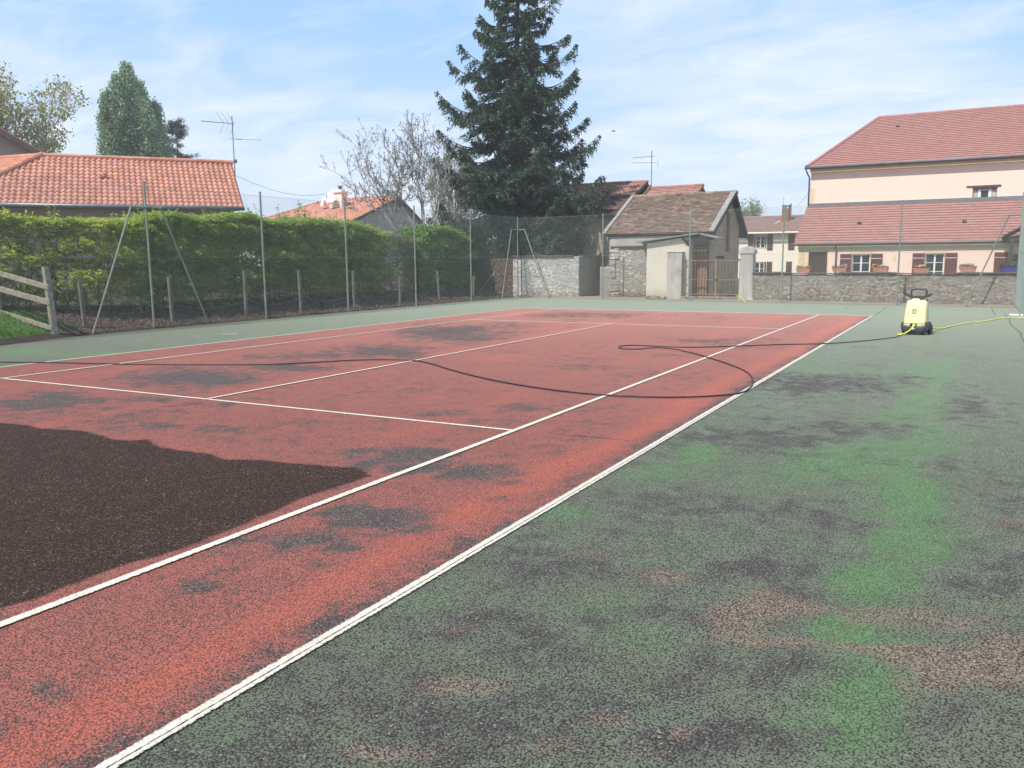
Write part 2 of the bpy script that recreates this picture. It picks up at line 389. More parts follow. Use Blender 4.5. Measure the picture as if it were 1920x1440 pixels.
MAT = {}
MAT['post'] = plain('green_painted_steel', (0.27, 0.31, 0.25), (0.18, 0.21, 0.17), 0.5, 3, 0.1, 0.4)
MAT['post_dark'] = plain('weathered_steel', (0.11, 0.13, 0.11), (0.06, 0.07, 0.06), 0.6, 3, 0.1, 0.4)
MAT['wire'] = plain('green_wire', (0.30, 0.33, 0.29), (0.20, 0.23, 0.20), 0.45, 3)
MAT['wood'] = plain('weathered_wood', (0.36, 0.32, 0.26), (0.20, 0.17, 0.13), 0.85, 9, 0.5)
MAT['wood_dark'] = plain('grey_stake_wood', (0.20, 0.18, 0.15), (0.10, 0.09, 0.075), 0.9, 9, 0.5)
MAT['zinc'] = plain('zinc', (0.22, 0.22, 0.24), (0.13, 0.13, 0.15), 0.45, 3, 0.1, 0.5, 0.3)
MAT['gutter'] = plain('dark_gutter', (0.13, 0.13, 0.14), (0.08, 0.08, 0.09), 0.5, 3, 0.1, 0.4)
MAT['glass'] = plain('window_glass', (0.03, 0.035, 0.04), (0.02, 0.022, 0.026), 0.08, 2, 0, 0.6)
MAT['white_paint'] = plain('white_joinery', (0.80, 0.79, 0.76), (0.70, 0.69, 0.66), 0.5, 4)
MAT['shutter'] = plain('maroon_shutter_paint', (0.15, 0.040, 0.045), (0.10, 0.028, 0.032), 0.6, 4)
MAT['shutter_brown'] = plain('brown_shutter_paint', (0.085, 0.045, 0.035), (0.055, 0.03, 0.025), 0.6, 4)
MAT['alu'] = plain('antenna_aluminium', (0.22, 0.23, 0.25), (0.13, 0.14, 0.15), 0.4, 5, 0, 0.5, 0.5)
MAT['black_rubber'] = plain('black_rubber', (0.018, 0.016, 0.016), (0.010, 0.009, 0.009), 0.45, 5, 0, 0.4)
MAT['grey_plastic'] = plain('charcoal_plastic', (0.055, 0.055, 0.060), (0.04, 0.04, 0.044), 0.5, 5, 0, 0.4)
MAT['yellow_plastic'] = plain('faded_yellow_plastic', (0.80, 0.72, 0.40), (0.76, 0.67, 0.33), 0.35, 2.5, 0, 0.5, coat=0.15)
MAT['yellow_hose'] = plain('yellow_hose', (0.80, 0.72, 0.10), (0.66, 0.58, 0.07), 0.5, 4)
MAT['brick_wall'] = plain('brick', (0.30, 0.12, 0.08), (0.20, 0.08, 0.06), 0.9, 9, 0.5)
MAT['bark'] = plain('bark', (0.12, 0.095, 0.075), (0.06, 0.045, 0.035), 0.95, 7, 0.8)
MAT['bark_grey'] = plain('grey_bark', (0.36, 0.35, 0.33), (0.24, 0.23, 0.21), 0.9, 7, 0.6)
MAT['spruce_bark'] = plain('spruce_bark', (0.10, 0.07, 0.055), (0.05, 0.035, 0.03), 0.95, 6, 0.8)
MAT['spruce'] = leafmat('spruce_needles', [(0.024, 0.048, 0.036), (0.048, 0.084, 0.058), (0.080, 0.120, 0.075), (0.16, 0.17, 0.085)], 0.16, 0.6, 0.9)
MAT['hedge'] = leafmat('hedge_leaves', [(0.05, 0.095, 0.018), (0.19, 0.28, 0.040), (0.38, 0.46, 0.065), (0.54, 0.56, 0.10)], 0.58, 0.45, 1.3)
MAT['hedge_dark'] = leafmat('dark_hedge_leaves', [(0.030, 0.070, 0.020), (0.11, 0.21, 0.045), (0.25, 0.37, 0.065), (0.44, 0.51, 0.095)], 0.55, 0.45, 1.3)
MAT['bush'] = leafmat('bush_leaves', [(0.03, 0.07, 0.016), (0.09, 0.18, 0.034), (0.17, 0.29, 0.045), (0.27, 0.38, 0.06)], 0.35, 0.45, 1.3)
MAT['thin_shrub'] = leafmat('thin_shrub_leaves', [(0.06, 0.07, 0.035), (0.10, 0.11, 0.055), (0.15, 0.15, 0.08), (0.20, 0.19, 0.11)], 0.3, 0.6, 1.3)
MAT['poplar'] = leafmat('poplar_leaves', [(0.07, 0.13, 0.08), (0.17, 0.27, 0.15), (0.29, 0.40, 0.22), (0.40, 0.51, 0.28)], 0.45, 0.5, 0.25)
MAT['pine'] = leafmat('pine_needles', [(0.016, 0.038, 0.026), (0.030, 0.060, 0.038), (0.050, 0.085, 0.050)], 0.1, 0.6, 0.4)
MAT['spring_leaves'] = leafmat('spring_leaves', [(0.16, 0.17, 0.04), (0.26, 0.26, 0.07), (0.36, 0.33, 0.10), (0.38, 0.29, 0.11)], 0.35, 0.5, 0.3)
MAT['willow'] = leafmat('willow_leaves', [(0.15, 0.18, 0.07), (0.23, 0.27, 0.10), (0.31, 0.35, 0.15)], 0.4, 0.5, 0.8)
MAT['buds'] = leafmat('opening_buds', [(0.12, 0.11, 0.085), (0.18, 0.165, 0.125), (0.21, 0.21, 0.13)], 0.2, 0.6, 0.8)
MAT['grass'] = leafmat('grass_blades', [(0.035, 0.085, 0.012), (0.065, 0.14, 0.02), (0.10, 0.19, 0.03)], 0.35, 0.5, 2.0)
MAT['dry_litter'] = leafmat('dry_litter', [(0.08, 0.05, 0.036), (0.15, 0.10, 0.072), (0.24, 0.17, 0.12)], 0.1, 0.8, 2.0)
MAT['ivy'] = leafmat('ivy', [(0.014, 0.028, 0.014), (0.03, 0.05, 0.022), (0.06, 0.075, 0.035), (0.10, 0.07, 0.05)], 0.15, 0.5, 1.5)
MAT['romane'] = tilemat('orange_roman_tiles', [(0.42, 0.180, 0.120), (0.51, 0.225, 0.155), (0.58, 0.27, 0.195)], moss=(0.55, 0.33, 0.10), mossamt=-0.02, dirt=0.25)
MAT['romane_lit'] = tilemat('sunlit_orange_tiles', [(0.42, 0.16, 0.10), (0.50, 0.21, 0.13), (0.54, 0.25, 0.16)], dirt=0.25)  # copy of the roof tiles, stronger sun put into a purer orange
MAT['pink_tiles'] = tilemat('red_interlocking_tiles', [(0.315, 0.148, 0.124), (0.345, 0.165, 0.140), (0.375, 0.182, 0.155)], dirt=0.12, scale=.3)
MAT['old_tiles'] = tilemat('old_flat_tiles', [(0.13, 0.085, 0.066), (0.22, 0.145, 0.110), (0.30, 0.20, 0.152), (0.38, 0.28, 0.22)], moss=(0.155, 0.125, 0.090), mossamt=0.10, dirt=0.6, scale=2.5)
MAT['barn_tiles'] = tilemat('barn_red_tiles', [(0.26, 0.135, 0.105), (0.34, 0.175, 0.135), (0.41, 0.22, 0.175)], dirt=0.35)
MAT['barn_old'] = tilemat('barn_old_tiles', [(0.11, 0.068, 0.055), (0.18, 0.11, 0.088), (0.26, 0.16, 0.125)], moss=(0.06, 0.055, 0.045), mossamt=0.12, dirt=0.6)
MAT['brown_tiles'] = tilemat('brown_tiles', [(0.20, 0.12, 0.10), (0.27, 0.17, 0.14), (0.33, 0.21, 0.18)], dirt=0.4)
MAT['pink_wall'] = render_wall_mat('peach_render', (0.86, 0.635, 0.52), (0.83, 0.605, 0.495), (0.62, 0.45, 0.33), 0.25, 0.7, 0.15, 0.01, 30)
MAT['quoin'] = render_wall_mat('yellow_stone', (0.72, 0.58, 0.36), (0.62, 0.50, 0.32), (0.5, 0.4, 0.28), 0.3, 2, 0.2, 0.01, 20)
MAT['cream_wall'] = render_wall_mat('cream_render', (0.80, 0.72, 0.60), (0.76, 0.68, 0.56), (0.66, 0.58, 0.48), 0.2, 0.7, 0.15, 0.01, 30)
MAT['house_wall'] = render_wall_mat('pinkish_render', (0.50, 0.38, 0.31), (0.45, 0.34, 0.28), (0.4, 0.3, 0.25), 0.2, 0.7, 0.15, 0.01, 30)
MAT['grey_gable'] = render_wall_mat('grey_render', (0.50, 0.47, 0.43), (0.42, 0.39, 0.36), (0.30, 0.27, 0.24), 0.3, 0.8, 0.2, 0.01, 20)
MAT['lime_wall'] = layered_mat('rough_lime_wash', (0.26, 0.22, 0.18), (0.60, 0.55, 0.49), (0.82, 0.78, 0.70), (0.76, 0.68, 0.55), 1.5, .9, .035, plaster=(0.55, 0.53, 0.50), lowdirt=(0.35, 0.7, (0.40, 0.30, 0.20)), squash=1.7)
MAT['lime_side'] = render_wall_mat('shaded_render_side', (0.40, 0.36, 0.32), (0.32, 0.29, 0.27), (0.2, 0.18, 0.17), 0.4, 1.1, 0.8, 0.03, 12, streak=0.5)  # flank of the whitewashed wall, its shade put into a darker grey
MAT['crepi'] = layered_mat('weathered_roughcast', (0.16, 0.125, 0.10), (0.39, 0.335, 0.28), (0.42, 0.39, 0.335), (0.45, 0.36, 0.28), 1.35, 1.0, .035, plaster=(0.44, 0.39, 0.34), lowdirt=(0.3, 0.7, (0.36, 0.28, 0.21)), squash=2.0)
MAT['concrete'] = render_wall_mat('shelter_concrete', (0.70, 0.64, 0.53), (0.65, 0.58, 0.48), (0.48, 0.42, 0.33), 0.3, 1.0, 0.25, 0.01, 25, lowdirt=(0.3, 0.9, (0.40, 0.29, 0.18)))
MAT['pillar'] = render_wall_mat('pillar_concrete', (0.56, 0.52, 0.46), (0.46, 0.42, 0.38), (0.22, 0.20, 0.19), 0.45, 1.6, 0.5, 0.02, 16, streak=0.45)
MAT['rubble'] = layered_mat('limestone_rubble', (0.18, 0.145, 0.11), (0.60, 0.53, 0.42), (0.78, 0.71, 0.59), (0.80, 0.66, 0.46), 1.05, 1.0, .045, plaster=(0.50, 0.47, 0.43), lowdirt=(0.45, 0.8, (0.30, 0.23, 0.17)), squash=3.4)
MAT['rubble_brown'] = layered_mat('brown_rubble', (0.24, 0.16, 0.11), (0.60, 0.43, 0.30), (0.80, 0.59, 0.42), (0.70, 0.50, 0.34), 1.3, 1.0, .035, squash=2.6)
MAT['shaded_rubble'] = layered_mat('shaded_brown_rubble', (0.05, 0.038, 0.03), (0.13, 0.095, 0.075), (0.19, 0.145, 0.11), (0.20, 0.13, 0.085), 1.3, 1.0, .035, squash=2.4)  # brown rubble darkened so the wall carries its shade in the colour
MAT['plaster_top'] = render_wall_mat('old_grey_plaster', (0.42, 0.385, 0.35), (0.34, 0.31, 0.285), (0.2, 0.19, 0.18), 0.3, 1.5, 0.4, 0.02, 14)
MAT['barn_wall'] = render_wall_mat('brown_barn_plaster', (0.46, 0.36, 0.28), (0.38, 0.30, 0.24), (0.17, 0.13, 0.10), 0.4, 0.9, 0.3, 0.02, 12)
MAT['coping'] = plain('dark_coping', (0.15, 0.125, 0.11), (0.08, 0.065, 0.06), 0.85, 9, 0.6)
MAT['verge'] = plain('lichened_verge', (0.33, 0.31, 0.28), (0.17, 0.155, 0.14), 0.9, 9, 0.6)
MAT['dark_wood'] = plain('dark_barge_board', (0.075, 0.062, 0.062), (0.045, 0.038, 0.038), 0.8, 6, 0.3)
MAT['fascia'] = plain('purple_brown_fascia', (0.13, 0.075, 0.075), (0.09, 0.055, 0.06), 0.7, 5, 0.2)
MAT['corrugated'] = plain('fibre_cement', (0.36, 0.35, 0.34), (0.24, 0.23, 0.23), 0.85, 8, 0.4)
MAT['rust'] = plain('rusty_iron', (0.34, 0.21, 0.14), (0.24, 0.145, 0.10), 0.75, 7, 0.3)
MAT['terracotta'] = plain('terracotta', (0.52, 0.24, 0.16), (0.42, 0.19, 0.13), 0.8, 8, 0.3)
MAT['blue_plastic'] = plain('blue_planter', (0.06, 0.06, 0.30), (0.04, 0.04, 0.2), 0.5, 5)
MAT['soil'] = plain('dark_soil', (0.05, 0.035, 0.025), (0.03, 0.02, 0.015), 0.95, 20, 0.6)
MAT['flower_leaf'] = leafmat('flower_leaves', [(0.03, 0.06, 0.02), (0.07, 0.11, 0.04), (0.11, 0.15, 0.06)], 0.3)
MAT['f_yellow'] = plain('yellow_petals', (0.85, 0.65, 0.05), (0.75, 0.5, 0.04), 0.6, 20)
MAT['f_purple'] = plain('purple_petals', (0.16, 0.07, 0.20), (0.09, 0.04, 0.12), 0.6, 20)
MAT['f_white'] = plain('white_petals', (0.8, 0.75, 0.7), (0.7, 0.6, 0.5), 0.6, 20)
MAT['dish'] = plain('dish_white', (0.8, 0.8, 0.8), (0.72, 0.72, 0.72), 0.4, 4)
MAT['gravel'] = plain('gravel', (0.33, 0.28, 0.23), (0.22, 0.18, 0.15), 0.95, 12, 0.6)
MAT['crack'] = plain('crack', (0.025, 0.02, 0.02), (0.015, 0.012, 0.012), 0.95, 20)
MAT['feather'] = plain('dark_feathers', (0.05, 0.05, 0.055), (0.03, 0.03, 0.035), 0.7, 20)
MAT['decal_dark'] = plain('dark_print', (0.09, 0.085, 0.03), (0.06, 0.055, 0.025), 0.5, 20)
# ------------------------------------------------------------------ measured ground data (metres, court centre = origin)
DARK_RED= [(-1.84, -5.19, 0.87, 0.41, 0.73, -0.62, 0.9), (-1.33, -4.64, 0.35, 0.17, 0.35, -0.33, 0.5), (-1.98, -7.02, 0.36, 0.18, 0.4, -0.26, 0.8), (-1.55, -7.5, 0.46, 0.22, 0.36, -0.23, 0.8), (-1.3, -7.13, 0.35, 0.17, 0.22, -0.15, 0.6), (-1.22, -3.73, 0.72, 0.33, 0.37, -0.39, 0.8), (-2.92, -2.77, 0.51, 0.23, 0.37, -0.37, 0.5), (-2.04, -2.28, 0.77, 0.35, 0.51, -0.57, 0.55), (-1.11, -1.4, 0.7, 0.31, 0.64, -0.85, 0.7), (-2.49, 2.85, 1.13, 0.48, 1.2, -1.87, 0.9), (-2.36, 4.59, 0.85, 0.35, 0.67, -1.18, 0.7), (-2.18, 8.95, 1.58, 0.62, 0.58, -1.3, 0.6), (-0.92, 9.96, 1.3, 0.5, 0.43, -1.14, 0.4), (0.87, -7.76, 0.34, 0.17, 0.16, -0.13, 0.5), (1.6, -7.55, 0.33, 0.16, 0.14, -0.13, 0.6), (-0.8, -6.72, 0.35, 0.17, 0.17, -0.13, 0.5), (3.45, -7.76, 0.24, 0.12, 0.17, -0.22, 0.5), (3.83, -7.68, 0.32, 0.16, 0.2, -0.28, 0.9), (3.88, -7.96, 0.34, 0.17, 0.13, -0.17, 0.6), (4.16, -8.01, 0.22, 0.11, 0.1, -0.14, 0.8), (4.64, -7.91, 0.29, 0.15, 0.13, -0.22, 0.7), (4.98, -8.03, 0.17, 0.09, 0.06, -0.1, 0.5), (3.72, -6.06, 0.29, 0.14, 0.07, -0.12, 0.35), (3.7, -5.21, 0.47, 0.23, 0.14, -0.27, 0.5), (3.14, -5.85, 0.36, 0.17, 0.1, -0.16, 0.4), (4.61, -9.17, 0.28, 0.15, 0.15, -0.19, 1.0), (4.9, -9.24, 0.23, 0.12, 0.08, -0.12, 0.8), (4.48, -9.7, 0.25, 0.13, 0.09, -0.1, 0.8), (4.78, -9.72, 0.19, 0.1, 0.05, -0.05, 0.6), (4.23, -9.91, 0.22, 0.11, 0.08, -0.08, 0.5), (4.47, -10.49, 0.17, 0.09, 0.08, -0.07, 0.6), (4.27, -10.64, 0.14, 0.07, 0.06, -0.05, 0.3), (4.8, -11.44, 0.09, 0.05, 0.09, -0.05, 0.6), (4.5, -11.36, 0.1, 0.05, 0.07, -0.04, 0.3), (2.86, -1.83, 0.43, 0.2, 0.17, -0.4, 0.5), (3.74, -2.38, 0.4, 0.19, 0.1, -0.25, 0.5), (3.39, 2.93, 0.75, 0.33, 0.15, -0.53, 0.5), (4.11, 3.86, 0.58, 0.25, 0.1, -0.46, 0.4), (3.27, 0.4, 0.41, 0.19, 0.1, -0.31, 0.3), (2.31, -6.75, 0.29, 0.14, 0.11, -0.13, 0.3), (4.74, -10.02, 0.2, 0.1, 0.06, -0.06, 0.3), (4.44, -5.04, 0.31, 0.15, 0.06, -0.15, 0.3), (5.11, -8.43, 0.16, 0.08, 0.06, -0.11, 0.5), (0.48, -6.59, 0.39, 0.19, 0.14, -0.13, 0.3), (-6.73, 3.16, 1.04, 0.43, 0.37, -0.42, 0.2), (1.42, 8.51, 1.93, 0.78, 0.34, -1.16, 0.25), (1.92, -6.94, 0.29, 0.14, 0.12, -0.13, 0.3)]
DARK_GREEN= [(6.18, -1.8, 1.11, 0.53, 0.17, -1.12, 0.8), (7.0, -4.74, 0.76, 0.38, 0.06, -0.6, 0.7), (6.33, -5.61, 0.47, 0.23, 0.09, -0.47, 0.5), (7.79, -3.04, 0.51, 0.25, 0.01, -0.94, 0.4), (6.4, -7.97, 0.4, 0.2, 0.07, -0.26, 0.5), (6.94, -7.83, 0.36, 0.18, 0.04, -0.23, 0.6), (7.15, -7.96, 0.26, 0.13, 0.02, -0.18, 0.6), (5.94, -8.21, 0.31, 0.16, 0.13, -0.34, 0.4), (6.0, -9.37, 0.32, 0.17, 0.12, -0.25, 0.5), (5.93, -10.22, 0.23, 0.12, 0.1, -0.16, 0.6), (6.29, -10.26, 0.3, 0.15, 0.11, -0.22, 0.5), (6.83, -9.02, 0.36, 0.19, 0.04, -0.16, 0.9), (7.22, -9.14, 0.23, 0.12, 0.02, -0.11, 0.8), (6.68, -9.69, 0.28, 0.15, 0.05, -0.16, 0.5), (7.12, -10.03, 0.28, 0.15, 0.04, -0.15, 0.6), (6.72, -10.6, 0.25, 0.13, 0.07, -0.17, 0.6), (6.31, -10.9, 0.26, 0.14, 0.11, -0.17, 0.5), (7.47, -10.39, 0.28, 0.15, 0.01, -0.1, 0.5), (7.08, -10.6, 0.29, 0.15, 0.03, -0.11, 0.9), (5.8, -10.96, 0.19, 0.1, 0.13, -0.15, 0.4), (7.86, -10.0, 0.2, 0.11, 0.0, -0.24, 0.5), (7.99, -8.51, 0.16, 0.09, -0.01, -0.33, 0.5), (7.71, -8.11, 0.16, 0.08, 0.01, -0.3, 0.3), (8.07, -4.21, 0.27, 0.13, -0.01, -0.43, 0.3), (6.43, -10.01, 0.21, 0.11, 0.06, -0.15, 0.4), (5.85, -11.32, 0.24, 0.12, 0.09, -0.09, 0.6), (4.72, 2.4, 0.52, 0.23, 0.1, -0.48, 0.3), (5.54, -4.84, 0.24, 0.12, 0.08, -0.29, 0.3), (7.94, -10.14, 0.14, 0.07, -0.0, -0.14, 0.4), (6.19, 3.06, 0.51, 0.23, 0.05, -0.49, 0.3), (5.28, 5.71, 0.71, 0.3, 0.06, -0.41, 0.3), (7.71, 3.74, 0.5, 0.22, 0.0, -0.41, 0.3), (6.93, 0.06, 0.55, 0.25, 0.04, -0.52, 0.3), (-8.8, 11.65, 1.28, 0.46, 0.4, -0.59, 0.3), (-8.47, 7.58, 1.12, 0.43, 0.34, -0.43, 0.3), (-6.99, 2.67, 1.03, 0.43, 0.37, -0.4, 0.3), (-5.92, -2.33, 0.79, 0.35, 0.27, -0.21, 0.3), (-7.1, -2.63, 0.6, 0.27, 0.3, -0.21, 0.4), (-7.4, -3.53, 0.58, 0.26, 0.29, -0.19, 0.3)]
TAN= [(7.06, -9.36, 0.13, 0.07, 0.03, -0.14, 0.9), (7.03, -9.64, 0.08, 0.04, 0.02, -0.09, 0.8), (7.23, -9.71, 0.16, 0.08, 0.01, -0.04, 0.8), (7.34, -9.29, 0.22, 0.11, 0.01, -0.06, 0.6), (7.62, -9.21, 0.11, 0.06, 0.01, -0.08, 0.7), (7.55, -9.63, 0.12, 0.06, 0.01, -0.06, 0.8), (7.81, -9.23, 0.12, 0.06, 0.0, -0.08, 0.6), (7.74, -9.6, 0.15, 0.08, 0.0, -0.1, 0.8), (7.95, -9.55, 0.19, 0.1, -0.0, -0.14, 1.0), (8.03, -9.35, 0.12, 0.06, -0.0, -0.09, 0.9), (6.5, -9.3, 0.1, 0.05, 0.03, -0.08, 0.8), (6.12, -9.08, 0.16, 0.08, 0.03, -0.08, 0.5), (6.22, -10.69, 0.11, 0.06, 0.03, -0.04, 0.8), (6.78, -10.64, 0.1, 0.05, 0.02, -0.04, 0.6), (6.24, -11.15, 0.08, 0.04, 0.02, -0.03, 0.7), (6.63, -10.91, 0.12, 0.07, 0.02, -0.04, 0.4), (5.93, -10.27, 0.1, 0.05, 0.02, -0.04, 0.4), (6.92, -10.79, 0.09, 0.05, 0.01, -0.03, 0.5), (8.12, -7.35, 0.12, 0.06, -0.0, -0.12, 0.4), (7.05, -10.58, 0.03, 0.02, 0.01, -0.03, 0.9), (7.6, -8.45, 0.22, 0.12, 0.01, -0.12, 0.2)]
BRIGHT_GREEN= [(6.92, -6.23, 0.6, 0.3, 0.11, -0.77, 0.7), (7.36, -5.35, 0.41, 0.2, 0.05, -0.82, 0.6), (5.88, -6.55, 0.24, 0.12, 0.11, -0.38, 0.7), (5.81, -7.18, 0.22, 0.11, 0.1, -0.28, 0.5), (7.38, -3.24, 0.31, 0.15, 0.08, -1.5, 0.6), (7.37, -0.38, 0.39, 0.18, 0.06, -1.52, 0.4), (7.55, -7.11, 0.25, 0.13, 0.04, -0.71, 0.8), (7.58, -8.18, 0.21, 0.11, 0.02, -0.39, 1.0), (7.52, -8.83, 0.19, 0.1, 0.02, -0.26, 0.9), (7.45, -9.48, 0.12, 0.06, 0.02, -0.16, 1.0), (7.62, -9.51, 0.12, 0.06, 0.01, -0.08, 0.5), (7.58, -10.02, 0.19, 0.1, 0.02, -0.21, 0.8), (7.58, -10.34, 0.13, 0.07, 0.02, -0.17, 0.9), (7.45, -10.37, 0.14, 0.08, 0.02, -0.1, 0.7), (5.59, -8.52, 0.21, 0.11, 0.12, -0.26, 0.5), (6.4, -9.77, 0.17, 0.09, 0.07, -0.17, 0.3), (5.65, -10.1, 0.13, 0.07, 0.09, -0.13, 0.3), (6.67, -10.0, 0.24, 0.13, 0.05, -0.14, 0.3), (6.78, -0.65, 0.79, 0.37, 0.05, -0.59, 0.3), (5.64, -11.36, 0.13, 0.07, 0.08, -0.07, 0.3), (-6.04, -3.91, 1.35, 0.61, 0.5, -0.34, 0.3), (-7.5, -4.09, 0.57, 0.26, 0.76, -0.46, 0.5), (5.83, -0.45, 0.42, 0.19, 0.1, -0.63, 0.3), (7.1, -9.94, 0.15, 0.08, 0.03, -0.14, 0.2)]
WET= [(-0.75, -8.38), (-0.39, -8.32), (-0.09, -8.36), (0.37, -8.27), (0.68, -8.29), (1.02, -8.38), (1.17, -8.36), (1.3, -8.24), (1.67, -8.4), (1.93, -8.41), (2.24, -8.39), (2.52, -8.46), (2.86, -8.35), (3.35, -8.28), (3.72, -8.21), (3.96, -8.35), (3.95, -8.5), (3.91, -8.78), (3.92, -9.13), (3.98, -9.57), (4.0, -9.91), (4.01, -10.15), (3.95, -10.37), (3.94, -10.55), (3.95, -10.76), (3.97, -10.94), (3.92, -11.08)]
HOSE= [(-6.08, -5.3), (-5.18, -4.97), (-3.85, -4.58), (-2.53, -4.05), (-1.65, -3.57), (-1.22, -3.07), (-0.78, -2.55), (-0.14, -2.26), (0.38, -2.41), (1.28, -3.04), (2.0, -3.49), (2.68, -3.83), (3.33, -4.06), (3.88, -4.16), (4.4, -4.13), (4.87, -3.98), (5.23, -3.72), (5.48, -3.35), (5.5, -2.88), (5.41, -2.32), (5.21, -1.63), (4.91, -1.01), (4.32, -0.13), (3.63, 0.74), (3.03, 1.09), (2.72, 0.85), (2.45, 0.78), (2.26, 1.0), (2.25, 1.3), (2.5, 1.47), (3.02, 1.44), (3.48, 1.54), (4.13, 2.04), (4.77, 2.64), (5.53, 3.19), (6.09, 4.0), (6.57, 5.05), (6.73, 6.05)]
YH= [(7.06, 7.52), (7.29, 8.09), (7.55, 8.79), (7.87, 9.91), (8.22, 10.63), (8.47, 11.55), (8.73, 12.08), (8.91, 12.26), (9.09, 12.33)]
YH2= [(6.73, 6.33), (6.62, 5.73), (6.57, 6.26), (6.67, 6.59)]

def patches(X, Y, L, wob=0.5):
    """soft union of measured elliptical patches, edges roughened"""
    out = np.zeros_like(X)
    wx = (fbm(X*2.3, Y*2.3, 1.1, 4)-0.5); wy = (fbm(X*2.3+50, Y*2.3, 2.2, 4)-0.5)
    for (cx, cy, ux, uy, vx, vy, s) in L:
        det = ux*vy-uy*vx
        if abs(det) < 1e-5: continue
        dx = X-cx; dy = Y-cy
        near = (np.abs(dx) < 3*(abs(ux)+abs(vx))+.3) & (np.abs(dy) < 3*(abs(uy)+abs(vy))+.3)
        if not near.any(): continue
        a = (dx[near]*vy-dy[near]*vx)/det; b = (-dx[near]*uy+dy[near]*ux)/det
        a = a+wx[near]*2.2*wob; b = b+wy[near]*2.2*wob
        out[near] = np.maximum(out[near], s*np.exp(-(a*a+b*b)**1.3*0.8))
    return out
def backY(X): return 19.35-(X+9.6)*0.1

def court_grid(name, mat, x0, x1, y0, y1fun, z, kind):
    xs = np.linspace(x0, x1, int((x1-x0)/0.04)+1)
    t1 = np.arange(y0, -7.0, 0.035); t2 = np.arange(-7.0, 0.0, 0.07); t3 = np.arange(0.0, 1.0001, 1/140.)
    X1, Y1 = np.meshgrid(xs, np.concatenate([t1, t2])); X3, T3 = np.meshgrid(xs, t3); Y3 = T3*y1fun(X3)
    X = np.vstack([X1, X3]); Y = np.vstack([Y1, Y3]); ny, nx = X.shape
    if kind == 'red':
        wear = patches(X, Y, DARK_RED)
        ed = np.minimum(5.47-X, 9); wear = np.maximum(wear, 0.55*np.exp(-(ed/0.17)**2)*(0.5+fbm(X*0.7, Y*0.7, 4)))
        wear = wear+np.clip((fbm(X*0.55+9, Y*0.3, 6.6, 4)-0.56)*1.4, 0, .35)*(X < 4.2)-0.10*np.clip((Y+2)/12, 0, 1)
        s1 = np.exp(-((X-5.13-0.06*np.sin(Y*0.9))/0.17)**2)*(0.35+1.0*fbm(X*0.5, Y*0.45, 7.7))
        s2 = np.exp(-((X-3.15-0.1*np.sin(Y*0.7))/0.22)**2)*np.clip(1.5*fbm(X*.8, Y*0.5, 8.8)-.25, 0, 1)*0.8
        s3 = np.exp(-((X+0.25)/0.25)**2)*0.45; s4 = np.exp(-((X+3.6+0.05*Y)/0.3)**2)*0.5*np.clip(2*fbm(X*.8, Y*0.5, 3.8)-.5, 0, 1)
        br = np.clip(s1*.8+s2*.9+s3+s4+np.clip((fbm(X*0.8, Y*0.8, 5.5, 4)-0.55)*2.0, 0, .5), 0, 1)*(1-np.clip(wear*1.2, 0, 1))
        poly = np.array(WET+[(3.9, -12.2), (-3.0, -12.2), (-3.2, -8.3)])
        # signed distance to the wet outline
        d = np.full(X.shape, 9.0); ins = np.zeros(X.shape, bool)
        for i in range(len(poly)):
            a = poly[i]; b = poly[(i+1) % len(poly)]; e = b-a
            t = np.clip(((X-a[0])*e[0]+(Y-a[1])*e[1])/(e@e), 0, 1)
            d = np.minimum(d, np.hypot(X-a[0]-t*e[0], Y-a[1]-t*e[1]))
            c = ((a[1] > Y) != (b[1] > Y)) & (X < (b[0]-a[0])*(Y-a[1])/((b[1]-a[1]) or 1e-9)+a[0]); ins ^= c
        wet = np.clip(0.5+np.where(ins, d, -d)/0.15, 0, 1); tan = np.zeros_like(X)
        tan = 0.25*np.clip((fbm(X*1.9, Y*1.9, 2.5)-.66)*6, 0, 1)
    else:
        wear = patches(X, Y, DARK_GREEN)*0.9+0.10*np.clip((-5.5-Y)/3.5, 0, 1)
        wear = wear+np.clip((fbm(X*0.8+3, Y*0.5, 1.6, 4)-0.5)*1.2, -.1, .35)*(X > 5)
        br = patches(X, Y, BRIGHT_GREEN, 0.8)*1.1; br = np.maximum(br, .75*np.exp(-((X-7.52-.10*np.sin(Y*1.3)-.12*(fbm(X*0,Y*.9,1.0)-.5))/.17)**2)*np.clip(2.2*fbm(X*1.6,Y*1.3,4.4)-.55,0,1)*(Y<2)); tan = patches(X, Y, [(a, b_, 1.5*c, 1.5*d, 1.5*e, 1.5*f, s) for a, b_, c, d, e, f, s in TAN], 1.1)
        wear = np.where(X < 5, wear*0.6-0.30, wear); wear = wear-0.40*np.clip((Y+3)/12, 0, 1)
        wet = np.zeros_like(X); br = br*(1-0.5*np.clip(wear, 0, 1))
    V = np.stack([X, Y, np.full_like(X, z)+0.004*(fbm(X*0.5, Y*0.5, 3.3, 2)-0.5)*0], -1).reshape(-1, 3)
    i = np.arange(ny-1)[:, None]*nx+np.arange(nx-1)[None]; F = np.stack([i, i+1, i+nx+1, i+nx], -1).reshape(-1, 4)
    o = npmesh(name, V, F, mat, attrs={'wear': wear.ravel(), 'bright': br.ravel(), 'tan': tan.ravel(), 'wet': wet.ravel()})
    return struct(o)

